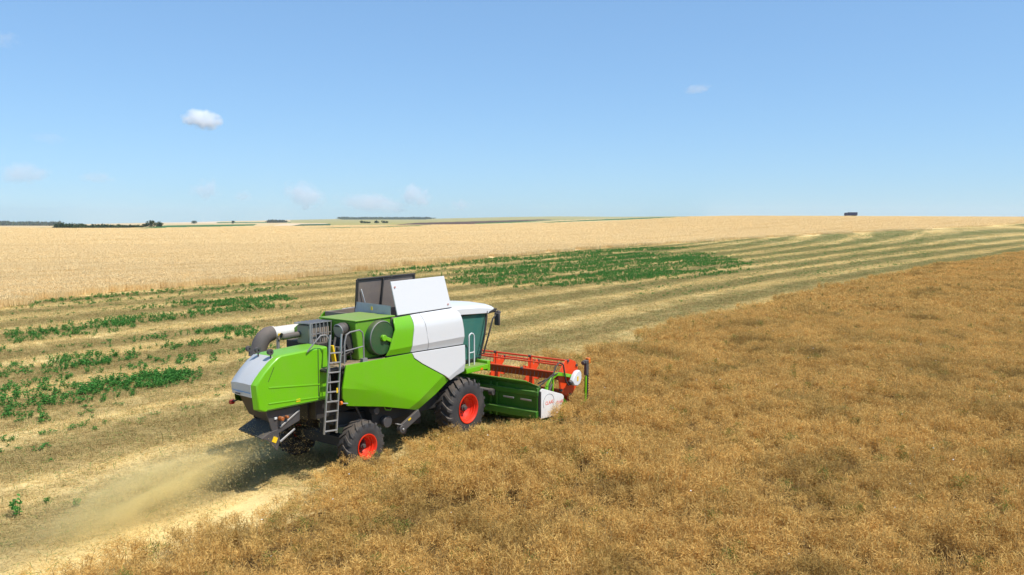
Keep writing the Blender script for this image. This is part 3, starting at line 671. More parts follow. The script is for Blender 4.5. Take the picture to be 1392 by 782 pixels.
# straw hood at the back
SP = [(-5.02, 2.06), (-5.02, 3.38), (-6.40, 3.345), (-6.55, 3.31), (-6.72, 3.20), (-6.94, 3.015), (-7.08, 2.87), (-7.17, 2.75), (-7.15, 2.46), (-7.12, 2.18), (-6.96, 2.105), (-6.2, 2.085)]
YS = [(-1.22, .06, -.02), (-1.16, .012, 0), (-1.05, 0, 0), (-.8, 0, .005), (-.5, -.03, 0), (-.2, -.13, -.05), (.1, -.32, -.12), (.3, -.50, -.2), (.45, -.75, -.32)]
def hood_pt(i, y, off=0):
    x, z = SP[i]; dx = lerp(y, [(a, -c) for a, c, e in YS]); dz = lerp(y, [(a, e) for a, c, e in YS])
    dx = -dx if i >= 2 else 0
    if y < -1.1 and i >= 3: dx = (-1.1 - y) * .55
    elif i >= 2: dx = lerp(y, [(-1.1, 0), (-.5, .03), (-.2, .13), (.1, .32), (.3, .5), (.45, .75)])
    if i in (0, 11): dz = 0
    elif i >= 8: dz *= .2
    nx = -1 if i >= 7 else (-.6 if i >= 4 else 0); nz = 1 if i < 5 else (.7 if i < 8 else 0)
    return (x + dx + nx * off, y, z + dz + nz * off)
ysamp = [-1.22, -1.16, -1.1, -1.0, -.8, -.6, -.5, -.35, -.2, -.05, .1, .2, .3, .38, .45]
vv = [hood_pt(i, y) for y in ysamp for i in range(len(SP))]; n_ = len(SP); ff = [tuple(range(n_))[::-1], tuple((len(ysamp) - 1) * n_ + i for i in range(n_))]
for j in range(len(ysamp) - 1):
    for i in range(n_):
        if i in (8, 9, 10) and -1.1 <= ysamp[j] < .3: continue            # the outlet is open
        ff.append((j * n_ + i, j * n_ + (i + 1) % n_, (j + 1) * n_ + (i + 1) % n_, (j + 1) * n_ + i))
hood = MB().add(vv, ff).build('straw_hood', M['green'], root, .02, 30)
# rear cover: light grey sheet following the hood
def strip(idx, y0, y1, off):
    ys = [y for y in ysamp if y0 < y < y1]; ys = [y0] + ys + [y1]
    vv = [hood_pt(i, y, off) for y in ys for i in idx]; k = len(idx)
    return MB().add(vv, [(j * k + i, j * k + i + 1, (j + 1) * k + i + 1, (j + 1) * k + i) for j in range(len(ys) - 1) for i in range(k - 1)])
o = strip([3, 4, 5, 6, 7], -1.10, .36, .010).build('rear_cover', M['grey'], hood, 0, 25); cover = o
sm = o.modifiers.new('thick', 'SOLIDIFY'); sm.thickness = .008
o = strip([7, 8], -1.09, .34, .012).build('rear_cover_lower', M['grey'], hood, 0, 40)
sm = o.modifiers.new('thick', 'SOLIDIFY'); sm.thickness = .008
ys = [-1.08, -.8, -.5, -.2, .1, .32]; vv = []
for y in ys:
    q = Vector(hood_pt(7, y, .018)).lerp(Vector(hood_pt(8, y, .018)), .62); r_ = Vector(hood_pt(7, y, .018)).lerp(Vector(hood_pt(8, y, .018)), .70); vv += [q, r_]
MB().add(vv, [(2 * k, 2 * k + 1, 2 * k + 3, 2 * k + 2) for k in range(len(ys) - 1)]).build('cover_stripe', M['blue'], hood, 0)
b = MB(); b.box((-7.185, -.62, 2.515), (.012, .18, .03)); b.build('maker_plate', M['dark_plate'], hood, 0)
b = MB(); b.add([(-7.0, -1.09, 2.46), (-6.62, .26, 2.46), (-6.25, .26, 1.74), (-6.48, -1.07, 1.70)], [(0, 1, 2, 3)]); o = b.build('outlet_flap', M['flap'], hood, 0); o.modifiers.new('thick', 'SOLIDIFY').thickness = .02
# pressed ribs and joint lines of the hood side
b = MB(); b.bar((-6.78, -1.222, 2.64), (-5.25, -1.222, 2.47), .018, .035); b.bar((-6.80, -1.222, 2.27), (-5.28, -1.222, 2.16), .018, .03); b.build('pressed_rib', M['green'], hood, .006)
b = MB(); b.bar((-5.32, -1.2215, 3.36), (-5.33, -1.2215, 2.08), .006, .02); b.bar((-6.62, -1.2215, 3.1), (-6.79, -1.2215, 2.78), .006, .012); b.bar((-6.84, -1.2215, 2.13), (-5.05, -1.2215, 2.085), .006, .012); b.build('panel_gap', M['dark'], hood, 0)
b = MB(); b.box((-5.95, -1.225, 2.20), (.12, .006, .07)); b.build('warning_sticker', M['yellow'], hood, 0)
for y in (-.62, -1.08, -.28):
    q = MB(); q.tube([(-6.60, y, 3.29), (-6.60, y, 3.40)], .018, 8); q.lathe([(-.05, .02), (-.05, .07), (.03, .07), (.06, .02)], (-6.62, y, 3.44), 16); o = q.build('work_lamp', M['dark_plate'], hood, 0)
# unloading auger folded back on the far side
b = MB(); b.tube([(-1.4, 1.30, 3.46), (-4.74, 1.30, 3.46)], .165, 24); b.tube([(-4.70, 1.30, 3.46), (-4.76, 1.30, 3.46)], .185, 24); aug = b.build('unloading_auger', M['white_dirty'], root, 0)
b = MB(); b.tube([(-4.74, 1.30, 3.46), (-4.88, 1.30, 3.44), (-5.02, 1.30, 3.36), (-5.12, 1.30, 3.22), (-5.20, 1.30, 3.02), (-5.24, 1.30, 2.88)], [.20, .21, .21, .21, .21, .215], 24, False); o = b.build('spout', M['spout'], aug, 0); o.modifiers.new('thick', 'SOLIDIFY').thickness = .015
b = MB(); b.box((-4.62, 1.128, 3.42), (.10, .012, .07)); b.build('warning_sticker', M['yellow'], aug, 0)
for xx in (-4.55, -2.2): MB().bar((xx, 1.30, 3.30), (xx, 1.30, 2.85), .07).build('auger_rest', M['steel'], aug)
# straw chopper and spreading board under the hood
b = MB(); b.prism([(-6.76, 2.06), (-5.78, 2.02), (-5.80, 1.66), (-6.45, 1.47), (-6.62, 1.58)], -1.08, -1.05); b.prism([(-6.25, 2.06), (-5.78, 2.02), (-5.80, 1.66), (-6.05, 1.52), (-6.15, 1.62)], .22, .25); b.span((-6.1, -1.05, 1.62), (-5.82, .24, 2.05)); b.tube([(-6.12, -1.05, 1.74), (-6.0, .22, 1.74)], .17, 14)
chop = b.build('straw_chopper', M['dark_plate'], root)
b = MB(); b.bar((-6.40, -1.10, 1.62), (-5.82, -1.10, 1.92), .02, .045); b.bar((-6.42, -1.11, 1.28), (-5.98, -1.11, 1.50), .03, .05); b.build('chopper_strut', M['steel'], chop)
b = MB(); b.tube([(-6.40, -1.08, 1.84), (-6.40, -1.22, 1.84)], .05, 12); b.tube([(-6.22, -1.08, 1.84), (-6.22, -1.18, 1.84)], .035, 10); b.build('rear_indicator', M['brown_lamp'], chop)
b = MB(); b.box((-6.52, -1.10, 1.86), (.07, .03, .05)); b.build('reflector', M['white'], chop, .005)
b = MB(); c0 = [(-6.36, -1.05, 1.66), (-6.90, -1.05, 1.46), (-6.52, .36, 1.38), (-6.02, .36, 1.58)]
deck_ = slab(c0, .03, (0.2, 0, -1)).build('spreader_board', M['rubber'], root, .008)
b = MB()
for k in range(7):
    t = k / 6; y = -1.0 + t * 1.3; dx = t * .36
    b.bar((-6.38 + dx, y, 1.60 - .08 * t), (-6.84 + dx, y, 1.42 - .08 * t), .014, .09)
b.build('spreader_vane', M['rail'], deck_, 0)
b = MB(); b.prism([(-6.68, 1.56), (-6.46, 1.58), (-6.40, 1.30), (-6.50, 1.08), (-6.74, 1.38), (-6.92, 1.46)], -1.10, -1.07); b.build('spreader_end_plate', M['dark_plate'], deck_, .006)
b = MB(); b.box((-6.56, -1.106, 1.36), (.13, .008, .13), Matrix.Rotation(.5, 3, 'Y')); b.build('warning_sticker', M['yellow'], deck_, 0)
# lamp on its stalk at the far rear corner
b = MB(); b.tube([(-6.0, .42, 2.15), (-6.15, .75, 2.02), (-6.24, .92, 1.94)], .022, 8); st_ = b.build('lamp_stalk', M['dark'], root, 0)
b = MB(); b.tube([(-6.30, .98, 1.92), (-6.20, .98, 1.92)], [.055, .065], 14); b.build('rear_lamp', M['redlamp'], st_, .005)
# ladder and rails
b0, b1, t0, t1 = Vector((-5.44, -1.52, 1.30)), Vector((-5.05, -1.52, 1.26)), Vector((-5.15, -1.48, 3.70)), Vector((-4.79, -1.48, 3.68))
lad = MB().bar(b0, t0, .05, .03).build('ladder', M['steel'], root, .006)
MB().bar(b1, t1, .05, .03).build('ladder_rail', M['steel'], lad, .006)
for k in range(9):
    t = .03 + k * .098; b = MB(); b.bar(b0.lerp(t0, t), b1.lerp(t1, t), .07, .028); b.build('rung', M['steel'], lad, .004)
b = MB(); b.box(b1.lerp(t1, .42) + Vector((-.07, -.03, .04)), (.05, .01, .12)); b.build('warning_sticker', M['yellow'], lad, 0)
b = MB(); b.tube([(-4.99, -1.50, 2.0), (-5.2, -1.5, 2.1), (-5.2, -1.48, 3.0), (-5.16, -1.45, 3.58), (-5.24, -1.42, 3.70), (-5.36, -1.38, 3.70), (-5.55, -1.32, 3.50), (-5.68, -1.26, 3.33)], .018, 8); b.build('hand_rail', M['rail'], root, 0)
b = MB(); b.tube([(-4.66, -1.42, 2.90), (-4.64, -1.42, 3.45), (-4.58, -1.42, 3.63), (-4.46, -1.42, 3.68), (-4.14, -1.42, 3.70), (-4.04, -1.42, 3.63), (-4.01, -1.42, 3.5), (-4.00, -1.42, 2.88)], .02, 8); b.tube([(-4.65, -1.42, 3.22), (-4.00, -1.42, 3.27)], .016, 8); b.span((-4.08, -1.47, 2.87), (-3.92, -1.37, 2.96)); b.build('hand_rail', M['rail'], root, 0)
b = MB(); b.span((-5.28, -1.42, 2.78), (-4.66, -1.0, 2.84)); b.build('step_plate', M['dark'], root)
b = MB(); b.tube([(-4.78, -1.4, 1.93), (-4.60, -1.45, 1.90)], .016, 8); q = b.build('indicator_arm', M['steel'], root, 0)
b = MB(); b.tube([(-4.83, -1.42, 1.94), (-4.77, -1.42, 1.94)], .05, 12); b.build('indicator', M['amber'], q, 0)
# folding support arm below the side panel
b = MB(); b.bar((-1.88, -1.34, 1.12), (-2.62, -1.34, .80), .08, .22); b.tube([(-2.58, -1.29, .80), (-2.58, -1.40, .80)], .11, 16); b.tube([(-2.40, -1.1, .72), (-2.40, -1.26, .72)], .13, 16); arm = b.build('support_arm', M['dark_plate'], root)
b = MB(); b.tube([(-2.58, -1.40, .80), (-2.58, -1.43, .80)], .035, 12); b.bar((-2.78, -1.34, .98), (-2.62, -1.34, .93), .10, .03); b.build('arm_pin', M['steel'], arm)
b = MB(); b.bar((-2.35, -1.384, 1.00), (-2.25, -1.384, 1.04), .006, .05); b.build('warning_sticker', M['yellow'], arm, 0)
b = MB(); b.tube([(-3.18, -1.3, 1.52), (-3.13, -1.3, 1.43), (-2.95, -1.3, 1.39), (-2.88, -1.3, 1.46)], .012, 6); b.build('latch_loop', M['green'], root, 0)
b = MB(); b.bar((-3.95, -1.0, 1.7), (-3.6, -1.0, 1.0), .05); b.tube([(-3.4, -1.05, 1.45), (-3.4, -1.25, 1.45)], .10, 14); b.tube([(-2.95, -1.05, 1.05), (-2.95, -1.2, 1.05)], .16, 16); b.bar((-4.5, -.9, 1.2), (-3.0, -.9, 1.05), .06); b.build('belt_drive', M['dark_plate'], root)

# wheels ----------------------------------------------------------
def wheel(name, loc, side, R, w, rimr, lugs):
    e = empty(name, loc); e.parent = root; s = side
    body = R - .045 * R / .9
    prof = [(-s * w * .46, rimr), (-s * w * .50, rimr + .06), (-s * w * .505, body * .72), (-s * w * .48, body * .88), (-s * w * .42, body * .955), (-s * w * .2, body * .99), (0, body), (s * w * .2, body * .99), (s * w * .42, body * .955), (s * w * .48, body * .88), (s * w * .505, body * .72), (s * w * .50, rimr + .06), (s * w * .46, rimr)]
    t = MB().lathe(prof, (0, 0, 0), 64)
    for sg in (-1, 1):
        for k in range(lugs):
            a0 = 2 * pi * (k + (.5 if sg > 0 else 0)) / lugs; secs = []
            for q in range(6):
                u = q / 5; y = sg * (w * .02 + u * w * .475); ang = a0 + u * 4.9 / lugs; ro = R - .012 * u - (.075 * R / .9 if q == 5 else 0); ri = body * (.99 - .035 * u) - .02 - (.09 if q == 5 else 0); hw = (.036 + .010 * u) / R * .9
                secs.append([(cos(ang + d) * r_, y, sin(ang + d) * r_) for r_, d in ((ri, -hw * 1.3), (ro, -hw), (ro, hw), (ri, hw * 1.3))])
            vv = [p_ for sec in secs for p_ in sec]; ff = [(i * 4 + k2, i * 4 + (k2 + 1) % 4, (i + 1) * 4 + (k2 + 1) % 4, (i + 1) * 4 + k2) for i in range(5) for k2 in range(4)] + [(0, 1, 2, 3), (20, 23, 22, 21)]
            t.add(vv, ff)
    t.build('tyre', M['tyre'], e, 0, 30)
    o_ = s * w * .5                                   # outer face
    r = MB().lathe([(o_ - s * .015, rimr + .015), (o_ + s * .012, rimr + .018), (o_ + s * .012, rimr - .005), (o_ - s * .03, rimr - .03), (o_ - s * .07, rimr - .035), (o_ - s * .08, rimr - .06), (o_ - s * .14, rimr - .065), (o_ - s * .15, rimr - .085), (o_ - s * .20, rimr - .10), (o_ - s * .27, rimr * .52), (o_ - s * .25, rimr * .46), (o_ - s * .25, rimr * .05)], (0, 0, 0), 56)
    rim = r.build('rim', M['red'], e, 0, 28)
    hb = MB(); hb.lathe([(-s * w * .46, rimr + .01), (-s * w * .40, rimr - .04), (-s * .02, rimr - .10), (-s * .02, .03)], (0, 0, 0), 40); hb.tube([(0, o_ - s * .26, 0), (0, o_ - s * .16, 0)], rimr * .24, 20); hb.tube([(0, o_ - s * .17, 0), (0, o_ - s * .10, 0)], rimr * .16, 18)
    for k in range(10):
        a = 2 * pi * k / 10; c_ = rimr * .36; hb.tube([(cos(a) * c_, o_ - s * .26, sin(a) * c_), (cos(a) * c_, o_ - s * .225, sin(a) * c_)], rimr * .045, 6)
    hb.build('hub', M['dark_plate'], rim, .006)
for s in (-1, 1):
    wheel('front_wheel', (0, s * 1.275, .90), s, .90, .65, .425, 20)
    wheel('rear_wheel', (-4.0, s * 1.27, .665), s, .665, .46, .315, 17)

# cab -------------------------------------------------------------
cab = MB().add([(.0, -.95, 2.14), (1.38, -.95, 2.14), (1.38, .95, 2.14), (.0, .95, 2.14), (.0, -.95, 2.0), (1.30, -.95, 2.0), (1.30, .95, 2.0), (.0, .95, 2.0)], [(0, 1, 2, 3), (4, 7, 6, 5), (0, 4, 5, 1), (1, 5, 6, 2), (2, 6, 7, 3), (3, 7, 4, 0)]).build('cab', M['dark'], root, .02)
b = MB(); b.span((-.30, -.90, 2.1), (.02, .90, 3.62)); b.build('cab_back_wall', M['dark'], cab)
FX = [(2.14, 1.40), (2.5, 1.50), (2.9, 1.60), (3.3, 1.67), (3.62, 1.70)]          # front screen curve (z, x)
def gstrip(pts_a, pts_b):
    k = len(pts_a); return MB().add(list(pts_a) + list(pts_b), [(i, i + 1, k + i + 1, k + i) for i in range(k - 1)])
for s in (-1, 1):
    o = gstrip([(.04, s * .97, z) for z, x in FX], [(x - .06, s * .97, z) for z, x in FX]).build('side_window', M['glass'], cab, 0); o.modifiers.new('thick', 'SOLIDIFY').thickness = .008
b = MB(); ysx = [-.9, -.6, -.3, 0, .3, .6, .9]
vv = [(x + .10 * (1 - (y / .9) ** 2), y, z) for y in ysx for z, x in FX]; k = len(FX)
o = b.add(vv, [(j * k + i, j * k + i + 1, (j + 1) * k + i + 1, (j + 1) * k + i) for j in range(6) for i in range(k - 1)]).build('windscreen', M['glass'], cab, 0); o.modifiers.new('thick', 'SOLIDIFY').thickness = .008
for s in (-1, 1):
    b = MB(); b.tube([(x - .02, s * .93, z) for z, x in FX], .045, 8); b.bar((.02, s * .955, 2.14), (.02, s * .955, 3.64), .05, .06); b.bar((.0, s * .955, 3.60), (1.72, s * .955, 3.60), .05, .09); b.bar((.0, s * .95, 2.17), (1.42, s * .95, 2.17), .05, .07)
    b.build('cab_frame', M['dark'], cab, .008)
b = MB(); b.span((.62, -.25, 2.14), (1.08, .25, 2.6)); b.span((.58, -.25, 2.6), (.72, .25, 3.22)); b.span((.60, -.12, 3.22), (.70, .12, 3.40)); b.build('driver_seat', M['interior'], cab, .04)
b = MB(); b.tube([(1.35, 0, 2.14), (1.22, 0, 2.82)], .045, 10); b.tube([(1.2 + .05 * cos(a * pi / 8), .19 * sin(a * pi / 8), 2.85 + .16 * cos(a * pi / 8)) for a in range(17)], .018, 8); b.build('steering_wheel', M['interior'], cab, 0)
b = MB(); b.span((.75, -.62, 2.14), (1.2, -.40, 2.78)); b.build('control_console', M['interior'], cab, .03)
ROOF = [(-.36, 3.66), (1.75, 3.55), (2.02, 3.60), (2.10, 3.68), (1.9, 3.78), (1.2, 3.86), (.4, 3.90), (-.36, 3.92)]
bm = bmesh.new(); prof2 = []
for y, dz, dx in ((-1.06, -.10, .0), (-.98, -.03, .02), (-.7, .02, .06), (0, .05, .12), (.7, .02, .06), (.98, -.03, .02), (1.06, -.10, 0)):
    prof2.append([(x + (dx if x > 1 else 0), y, z + (dz if z > 3.67 else 0)) for x, z in ROOF])
k = len(ROOF); vv = [q for r_ in prof2 for q in r_]; ff = [tuple(range(k)), tuple(6 * k + i for i in range(k))] + [(j * k + i, j * k + (i + 1) % k, (j + 1) * k + (i + 1) % k, (j + 1) * k + i) for j in range(6) for i in range(k)]
roof = MB().add(vv, ff).build('cab_roof', M['white'], cab, .03, 30)
b = MB(); b.prism([(1.66, 3.53), (2.05, 3.575), (2.14, 3.66), (2.0, 3.68), (1.70, 3.60)], -1.07, 1.07); b.build('roof_visor', M['dark'], roof, .015)
b = MB(); b.tube([(-.15, -.95, 3.84), (-.15, -.95, 4.02)], .05, 12); b.build('beacon', M['amber'], roof, .01)
b = MB(); b.tube([(1.98, -1.0, 3.58), (1.95, -1.28, 3.56), (1.72, -1.30, 3.50), (1.58, -1.30, 3.40), (1.40, -1.27, 2.9), (1.22, -1.22, 2.36), (1.1, -1.1, 2.30)], .026, 8); b.tube([(1.62, -1.05, 3.62), (1.52, -1.12, 3.4), (1.30, -1.18, 2.8), (1.12, -1.18, 2.36)], .020, 8); b.bar((1.35, -1.17, 2.92), (1.42, -1.27, 2.95), .02)
mf = b.build('mirror_bracket', M['dark'], cab, 0); mfl = MB().tube([(1.98, 1.0, 3.58), (1.95, 1.3, 3.56), (1.75, 1.32, 3.4)], .022, 8).build('mirror_bracket', M['dark'], cab, 0)
for s in (-1, 1):
    b = MB(); b.box((1.76, s * 1.34, 3.38), (.07, .20, .40)); b.tube([(1.80, s * 1.34, 3.56), (1.86, s * 1.34, 3.62)], .07, 10); b.build('mirror', M['dark_plate'], mf if s < 0 else mfl, .025)
# access platform with white hand hoop
b = MB(); b.span((.10, -1.45, 1.90), (1.22, -.96, 2.06)); b.span((1.12, -1.45, 1.84), (1.26, -.96, 2.16)); pf = b.build('cab_platform', M['green'], root, .02)
b = MB(); b.span((.12, -1.44, 2.061), (1.1, -.97, 2.07)); b.build('platform_tread', M['green_dusty'], pf, 0)
b = MB(); b.box((.82, -1.455, 1.95), (.12, .012, .06)); b.build('side_marker', M['amber'], pf, 0)
cc = [(.50, z) for z in (2.06, 2.85)] + [(.62 - .13 * cos(a), 2.92 + .13 * sin(a)) for a in (.4, .9, 1.57, 2.2, 2.8)] + [(.75, 2.85), (.75, 2.06)]
b = MB(); b.tube([(x, -1.22, z) for x, z in cc], .022, 10); b.tube([(.50, -1.22, 2.46), (.75, -1.22, 2.46)], .016, 8); b.build('hand_rail', M['white'], root, 0)
# feeder house
b = MB(); b.prism([(.35, 1.75), (.35, 1.15), (1.72, .35), (1.72, 1.10)], -.62, .62); b.build('feeder_house', M['header_shade_green'], root, .02)
b = MB(); b.tube([(.6, -.74, .95), (1.6, -.74, .55)], .05, 12); b.tube([(1.0, -.7, 1.25), (1.35, -1.0, 1.2), (1.62, -1.25, 1.12)], .05, 10); b.lathe([(-.08, .02), (-.08, .10), (.06, .11), (.08, .03)], (1.52, -1.3, 1.1), 14); b.build('drive_shaft', M['dark_plate'], root, 0)

# header ----------------------------------------------------------
YR, YL = -3.0, 2.75
b = MB(); b.span((1.70, YR, .42), (1.74, YL, 1.42)); hd = b.build('header', M['header_shade_green'], root, .01)
b = MB(); b.add([(1.72, YR, 1.42), (1.72, YL, 1.42), (1.60, YL, 1.57), (1.60, YR + .45, 1.57)], [(0, 1, 2, 3)]); o = b.build('rear_shield', M['header_shade_green'], hd, 0); o.modifiers.new('thick', 'SOLIDIFY').thickness = .015
b = MB(); b.tube([(1.60, YR + .43, 1.57), (1.60, YL, 1.57)], .022, 8); b.build('shield_lip', M['green_dusty'], hd, 0)
MB().bar((1.64, YR, 1.22), (1.64, YL, 1.22), .12, .15).build('frame_tube', M['header_shade_green'], hd, .015)
MB().bar((1.60, YR, .60), (1.60, YL, .60), .20, .20).build('frame_tube', M['header_shade_green'], hd, .015)
for y in (-2.95, -1.42, -1.18, -.66, .66, 2.1): MB().span((1.60, y - .03, .36), (1.70, y + .03, 1.40)).build('frame_post', M['header_shade_green'], hd, .01)
for y in (-2.60, -1.95): MB().bar((1.53, y - .2, 1.02), (1.53, y + .2, 1.02), .02, .05).build('tie_bar', M['steel'], hd, .006)
b = MB(); b.add([(1.72, YR, .45), (1.72, YL, .45), (2.1, YL, .22), (2.1, YR, .22), (3.45, YL, .14), (3.45, YR, .14)], [(0, 1, 2, 3), (3, 2, 4, 5)]); o = b.build('header_trough', M['header_shade_green'], hd, 0); o.modifiers.new('thick', 'SOLIDIFY').thickness = .02
b = MB(); b.tube([(2.1, YR + .05, .62), (2.1, YL - .05, .62)], .20, 18)
for sg, y0, y1 in ((1, YR + .1, -.6), (-1, YL - .1, .6)):
    N_ = 90
    for k in range(N_):
        y_a = y0 + (y1 - y0) * k / N_; y_b = y0 + (y1 - y0) * (k + 1) / N_; a = sg * k * .42; a2 = sg * (k + 1) * .42
        b.add([(2.1 + cos(a) * .19, y_a, .62 + sin(a) * .19), (2.1 + cos(a) * .31, y_a, .62 + sin(a) * .31), (2.1 + cos(a2) * .31, y_b, .62 + sin(a2) * .31), (2.1 + cos(a2) * .19, y_b, .62 + sin(a2) * .19)], [(0, 1, 2, 3)])
b.build('feed_auger', M['steel'], hd, 0)
b = MB(); b.span((3.44, YR, .10), (3.56, YL, .13))
for k in range(70): y = YR + .05 + k * (YL - YR - .1) / 69; b.add([(3.55, y - .025, .115), (3.55, y + .025, .115), (3.68, y, .115)], [(0, 1, 2)])
b.build('cutter_bar', M['steel'], hd, 0)
for s, y in ((-1, YR), (1, YL)):
    b = MB(); b.prism([(1.70, 1.36), (2.9, .98), (3.45, .5), (3.5, .14), (1.72, .38)], y - .015, y + .015); ep = b.build('end_sheet', M['header_shade_green'], hd, .008)
    b = MB(); o0 = y + s * .02; b.prism([(1.64, 1.34), (1.75, 1.38), (2.86, 1.02), (2.96, .94), (2.93, .80), (2.72, .52), (2.45, .40), (1.66, .46)], min(o0, o0 + s * .05), max(o0, o0 + s * .05)); gp_ = b.build('end_guard', M['white_dirty'], hd, .015)
    if s < 0:
        for tx, tz, sz, wd in ((1.90, .84, .15, 'CLAAS'), (2.52, .76, .13, 'CLAAS')):
            cu = bpy.data.curves.new('lettering', 'FONT'); cu.body = wd; cu.size = sz; cu.extrude = .002; cu.materials.append(M['logo_red']); to = bpy.data.objects.new('lettering', cu); C.objects.link(to); 
            bpy.context.view_layer.update(); me_ = bpy.data.meshes.new_from_object(to); bpy.data.objects.remove(to); to = bpy.data.objects.new('lettering', me_); C.objects.link(to); to.parent = gp_
            to.rotation_euler = (rad(90), 0, 0); to.location = (tx, o0 + s * .053, tz)
        b = MB(); rr = [(2.08 + .30 * cos(a * pi / 12), o0 + s * .052, .90 + .26 * sin(a * pi / 12)) for a in range(-2, 15)]; b.tube(rr, .007, 6); b.build('panel_arc', M['rail'], gp_, 0)
        b = MB(); b.box((1.64, o0 + s * .02, .90), (.03, .09, .80)); b.build('guard_hinge', M['dark_plate'], gp_, .006)
# reel
RC = Vector((3.52, 0, 1.42)); RR = .56
reel = MB().tube([(RC.x, YR + .10, RC.z), (RC.x, YL - .1, RC.z)], .07, 14).build('reel', M['reel_red'], hd, 0)
bats = [rad(97 + 60 * k) for k in range(6)]
for y in (YR + .12, -1.42, .02, 1.42, YL - .12):
    b = MB(); end = y < YR + .2 or y > YL - .2
    if end:
        pts = [(RC.x + cos(a) * (RR + .05), RC.z + sin(a) * (RR + .05)) for a in bats]
        pts2 = []
        for a in bats: pts2 += [(RC.x + cos(a - .22) * (RR + .04), RC.z + sin(a - .22) * (RR + .04)), (RC.x + cos(a + .22) * (RR + .06), RC.z + sin(a + .22) * (RR + .06))]
        b.prism(pts2, y - .012, y + .012)
    else:
        pts3 = []
        for a in bats: pts3 += [(RC.x + cos(a - .20) * (RR - .02), RC.z + sin(a - .20) * (RR - .02)), (RC.x + cos(a + .20) * (RR - .02), RC.z + sin(a + .20) * (RR - .02)), (RC.x + cos(a + .52) * RR * .50, RC.z + sin(a + .52) * RR * .50)]
        b.prism(pts3, y - .012, y + .012)
    star = b.build('reel_star', M['reel_red'], reel, .006)
    for a in bats: MB().tube([(RC.x + cos(a) * RR, y - .05, RC.z + sin(a) * RR), (RC.x + cos(a) * RR, y + .05, RC.z + sin(a) * RR)], .045, 10).build('bat_bearing', M['dark_plate'], star, 0)
for i, a in enumerate(bats):
    b = MB(); c_ = (RC.x + cos(a) * RR, RC.z + sin(a) * RR); b.tube([(c_[0], YR + .1, c_[1]), (c_[0], YL - .1, c_[1])], .030, 10)
    if i in (1, 2, 3): b.add([(c_[0] - .02, YR + .15, c_[1]), (c_[0] - .02, YL - .15, c_[1]), (c_[0] + .10, YL - .15, c_[1] - .25), (c_[0] + .10, YR + .15, c_[1] - .25)], [(0, 1, 2, 3)])
    o = b.build('reel_bat', M['reel_red'], reel, 0)
    b = MB(); k = 0; y = YR + .2
    while y < YL - .15: b.tube([(c_[0], y, c_[1]), (c_[0] + .02, y, c_[1] - .12), (c_[0] - .04, y, c_[1] - .24)], .006, 4, False); y += .15
    b.build('tine_row', M['rail'], o, 0)
a = rad(128); b = MB(); b.tube([(RC.x + cos(a) * RR, YR + .12, RC.z + sin(a) * RR), (RC.x + cos(a) * RR, YL - .12, RC.z + sin(a) * RR)], .026, 10); b.build('tie_tube', M['reel_red'], reel, 0)
for s, y in ((-1, YR + .02), (1, YL - .02)):
    b = MB(); pa = [(2.02, y, 1.10), (2.12, y, 1.36), (2.34, y, 1.60), (2.64, y, 1.68), (2.95, y, 1.62), (3.55, y, 1.47)]
    for p_, q in zip(pa, pa[1:]): b.bar(p_, q, .09, .11)
    b.bar((2.45, y + .02, .95), (2.50, y + .02, 1.60), .05, .05)
    b.build('reel_arm', M['green'], hd, .012)
    b = MB(); b.tube([(2.0, y, .95), (2.4, y, 1.4)], .035, 10); b.build('lift_cylinder', M['dark_plate'], hd, 0)
b = MB(); y = YR - .03
b.tube([(1.9, y + .25, 1.35), (2.15, y + .1, 1.55), (2.4, y, 1.72), (2.55, y, 1.95), (2.72, y - .02, 2.04), (2.92, y - .03, 1.94), (2.98, y - .04, 1.7), (3.05, y - .05, 1.4), (3.2, y - .05, 1.25), (3.4, y - .05, 1.25)], .025, 8); b.tube([(2.1, y, 1.0), (2.16, y, 1.42), (2.40, y, 1.68), (2.6, y - .02, 1.72)], .022, 8); b.tube([(2.12, y + .4, 1.42), (2.34, y + .1, 1.60), (2.5, y, 1.7)], .022, 8); b.build('hydraulic_hose', M['rubber'], hd, 0)
b = MB(); o_ = [(3.30, 1.36), (3.42, 1.52), (3.58, 1.64), (3.74, 1.66), (3.84, 1.56), (3.86, 1.38), (3.78, 1.22), (3.62, 1.16), (3.42, 1.20)]
b.prism(o_, YR - .18, YR - .03); cap = b.build('drive_cover', M['white'], reel, .03)
b = MB(); b.tube([(3.32, YR - .10, 1.34), (3.22, YR - .10, 1.31)], .07, 12); b.build('drive_motor', M['dark_plate'], cap, .01)
b = MB(); b.box((3.60, YR - .185, 1.40), (.08, .008, .15)); b.build('warning_sticker', M['yellow'], cap, 0)
# upright side knife at the outer end
b = MB(); b.bar((4.18, -3.12, .55), (4.20, -3.12, 1.40), .06, .07); b.bar((3.50, -3.10, .42), (4.18, -3.12, .55), .05, .08); sk = b.build('side_knife', M['green'], hd, .008)
b = MB(); b.bar((4.30, -3.12, .6), (4.32, -3.12, 1.85), .03, .05)
for k in range(14): z = .66 + k * .082; b.add([(4.325, -3.12, z), (4.33, -3.12, z + .075), (4.42, -3.12, z + .04)], [(0, 1, 2)])
b.build('knife_blade', M['dark'], sk, 0)
b = MB(); b.box((4.24, -3.12, 1.62), (.15, .11, .42)); b.tube([(4.22, -3.12, 1.84), (4.02, -3.12, 1.84)], .04, 10); b.tube([(4.04, -3.12, 1.84), (4.0, -3.12, 1.84)], .07, 10); b.box((4.20, -3.12, 1.85), (.20, .13, .12)); b.build('knife_motor', M['dark_plate'], sk, .02)
b = MB(); b.box((4.34, -3.12, 1.88), (.12, .14, .18)); b.build('motor_cap', M['amber'], sk, .02)

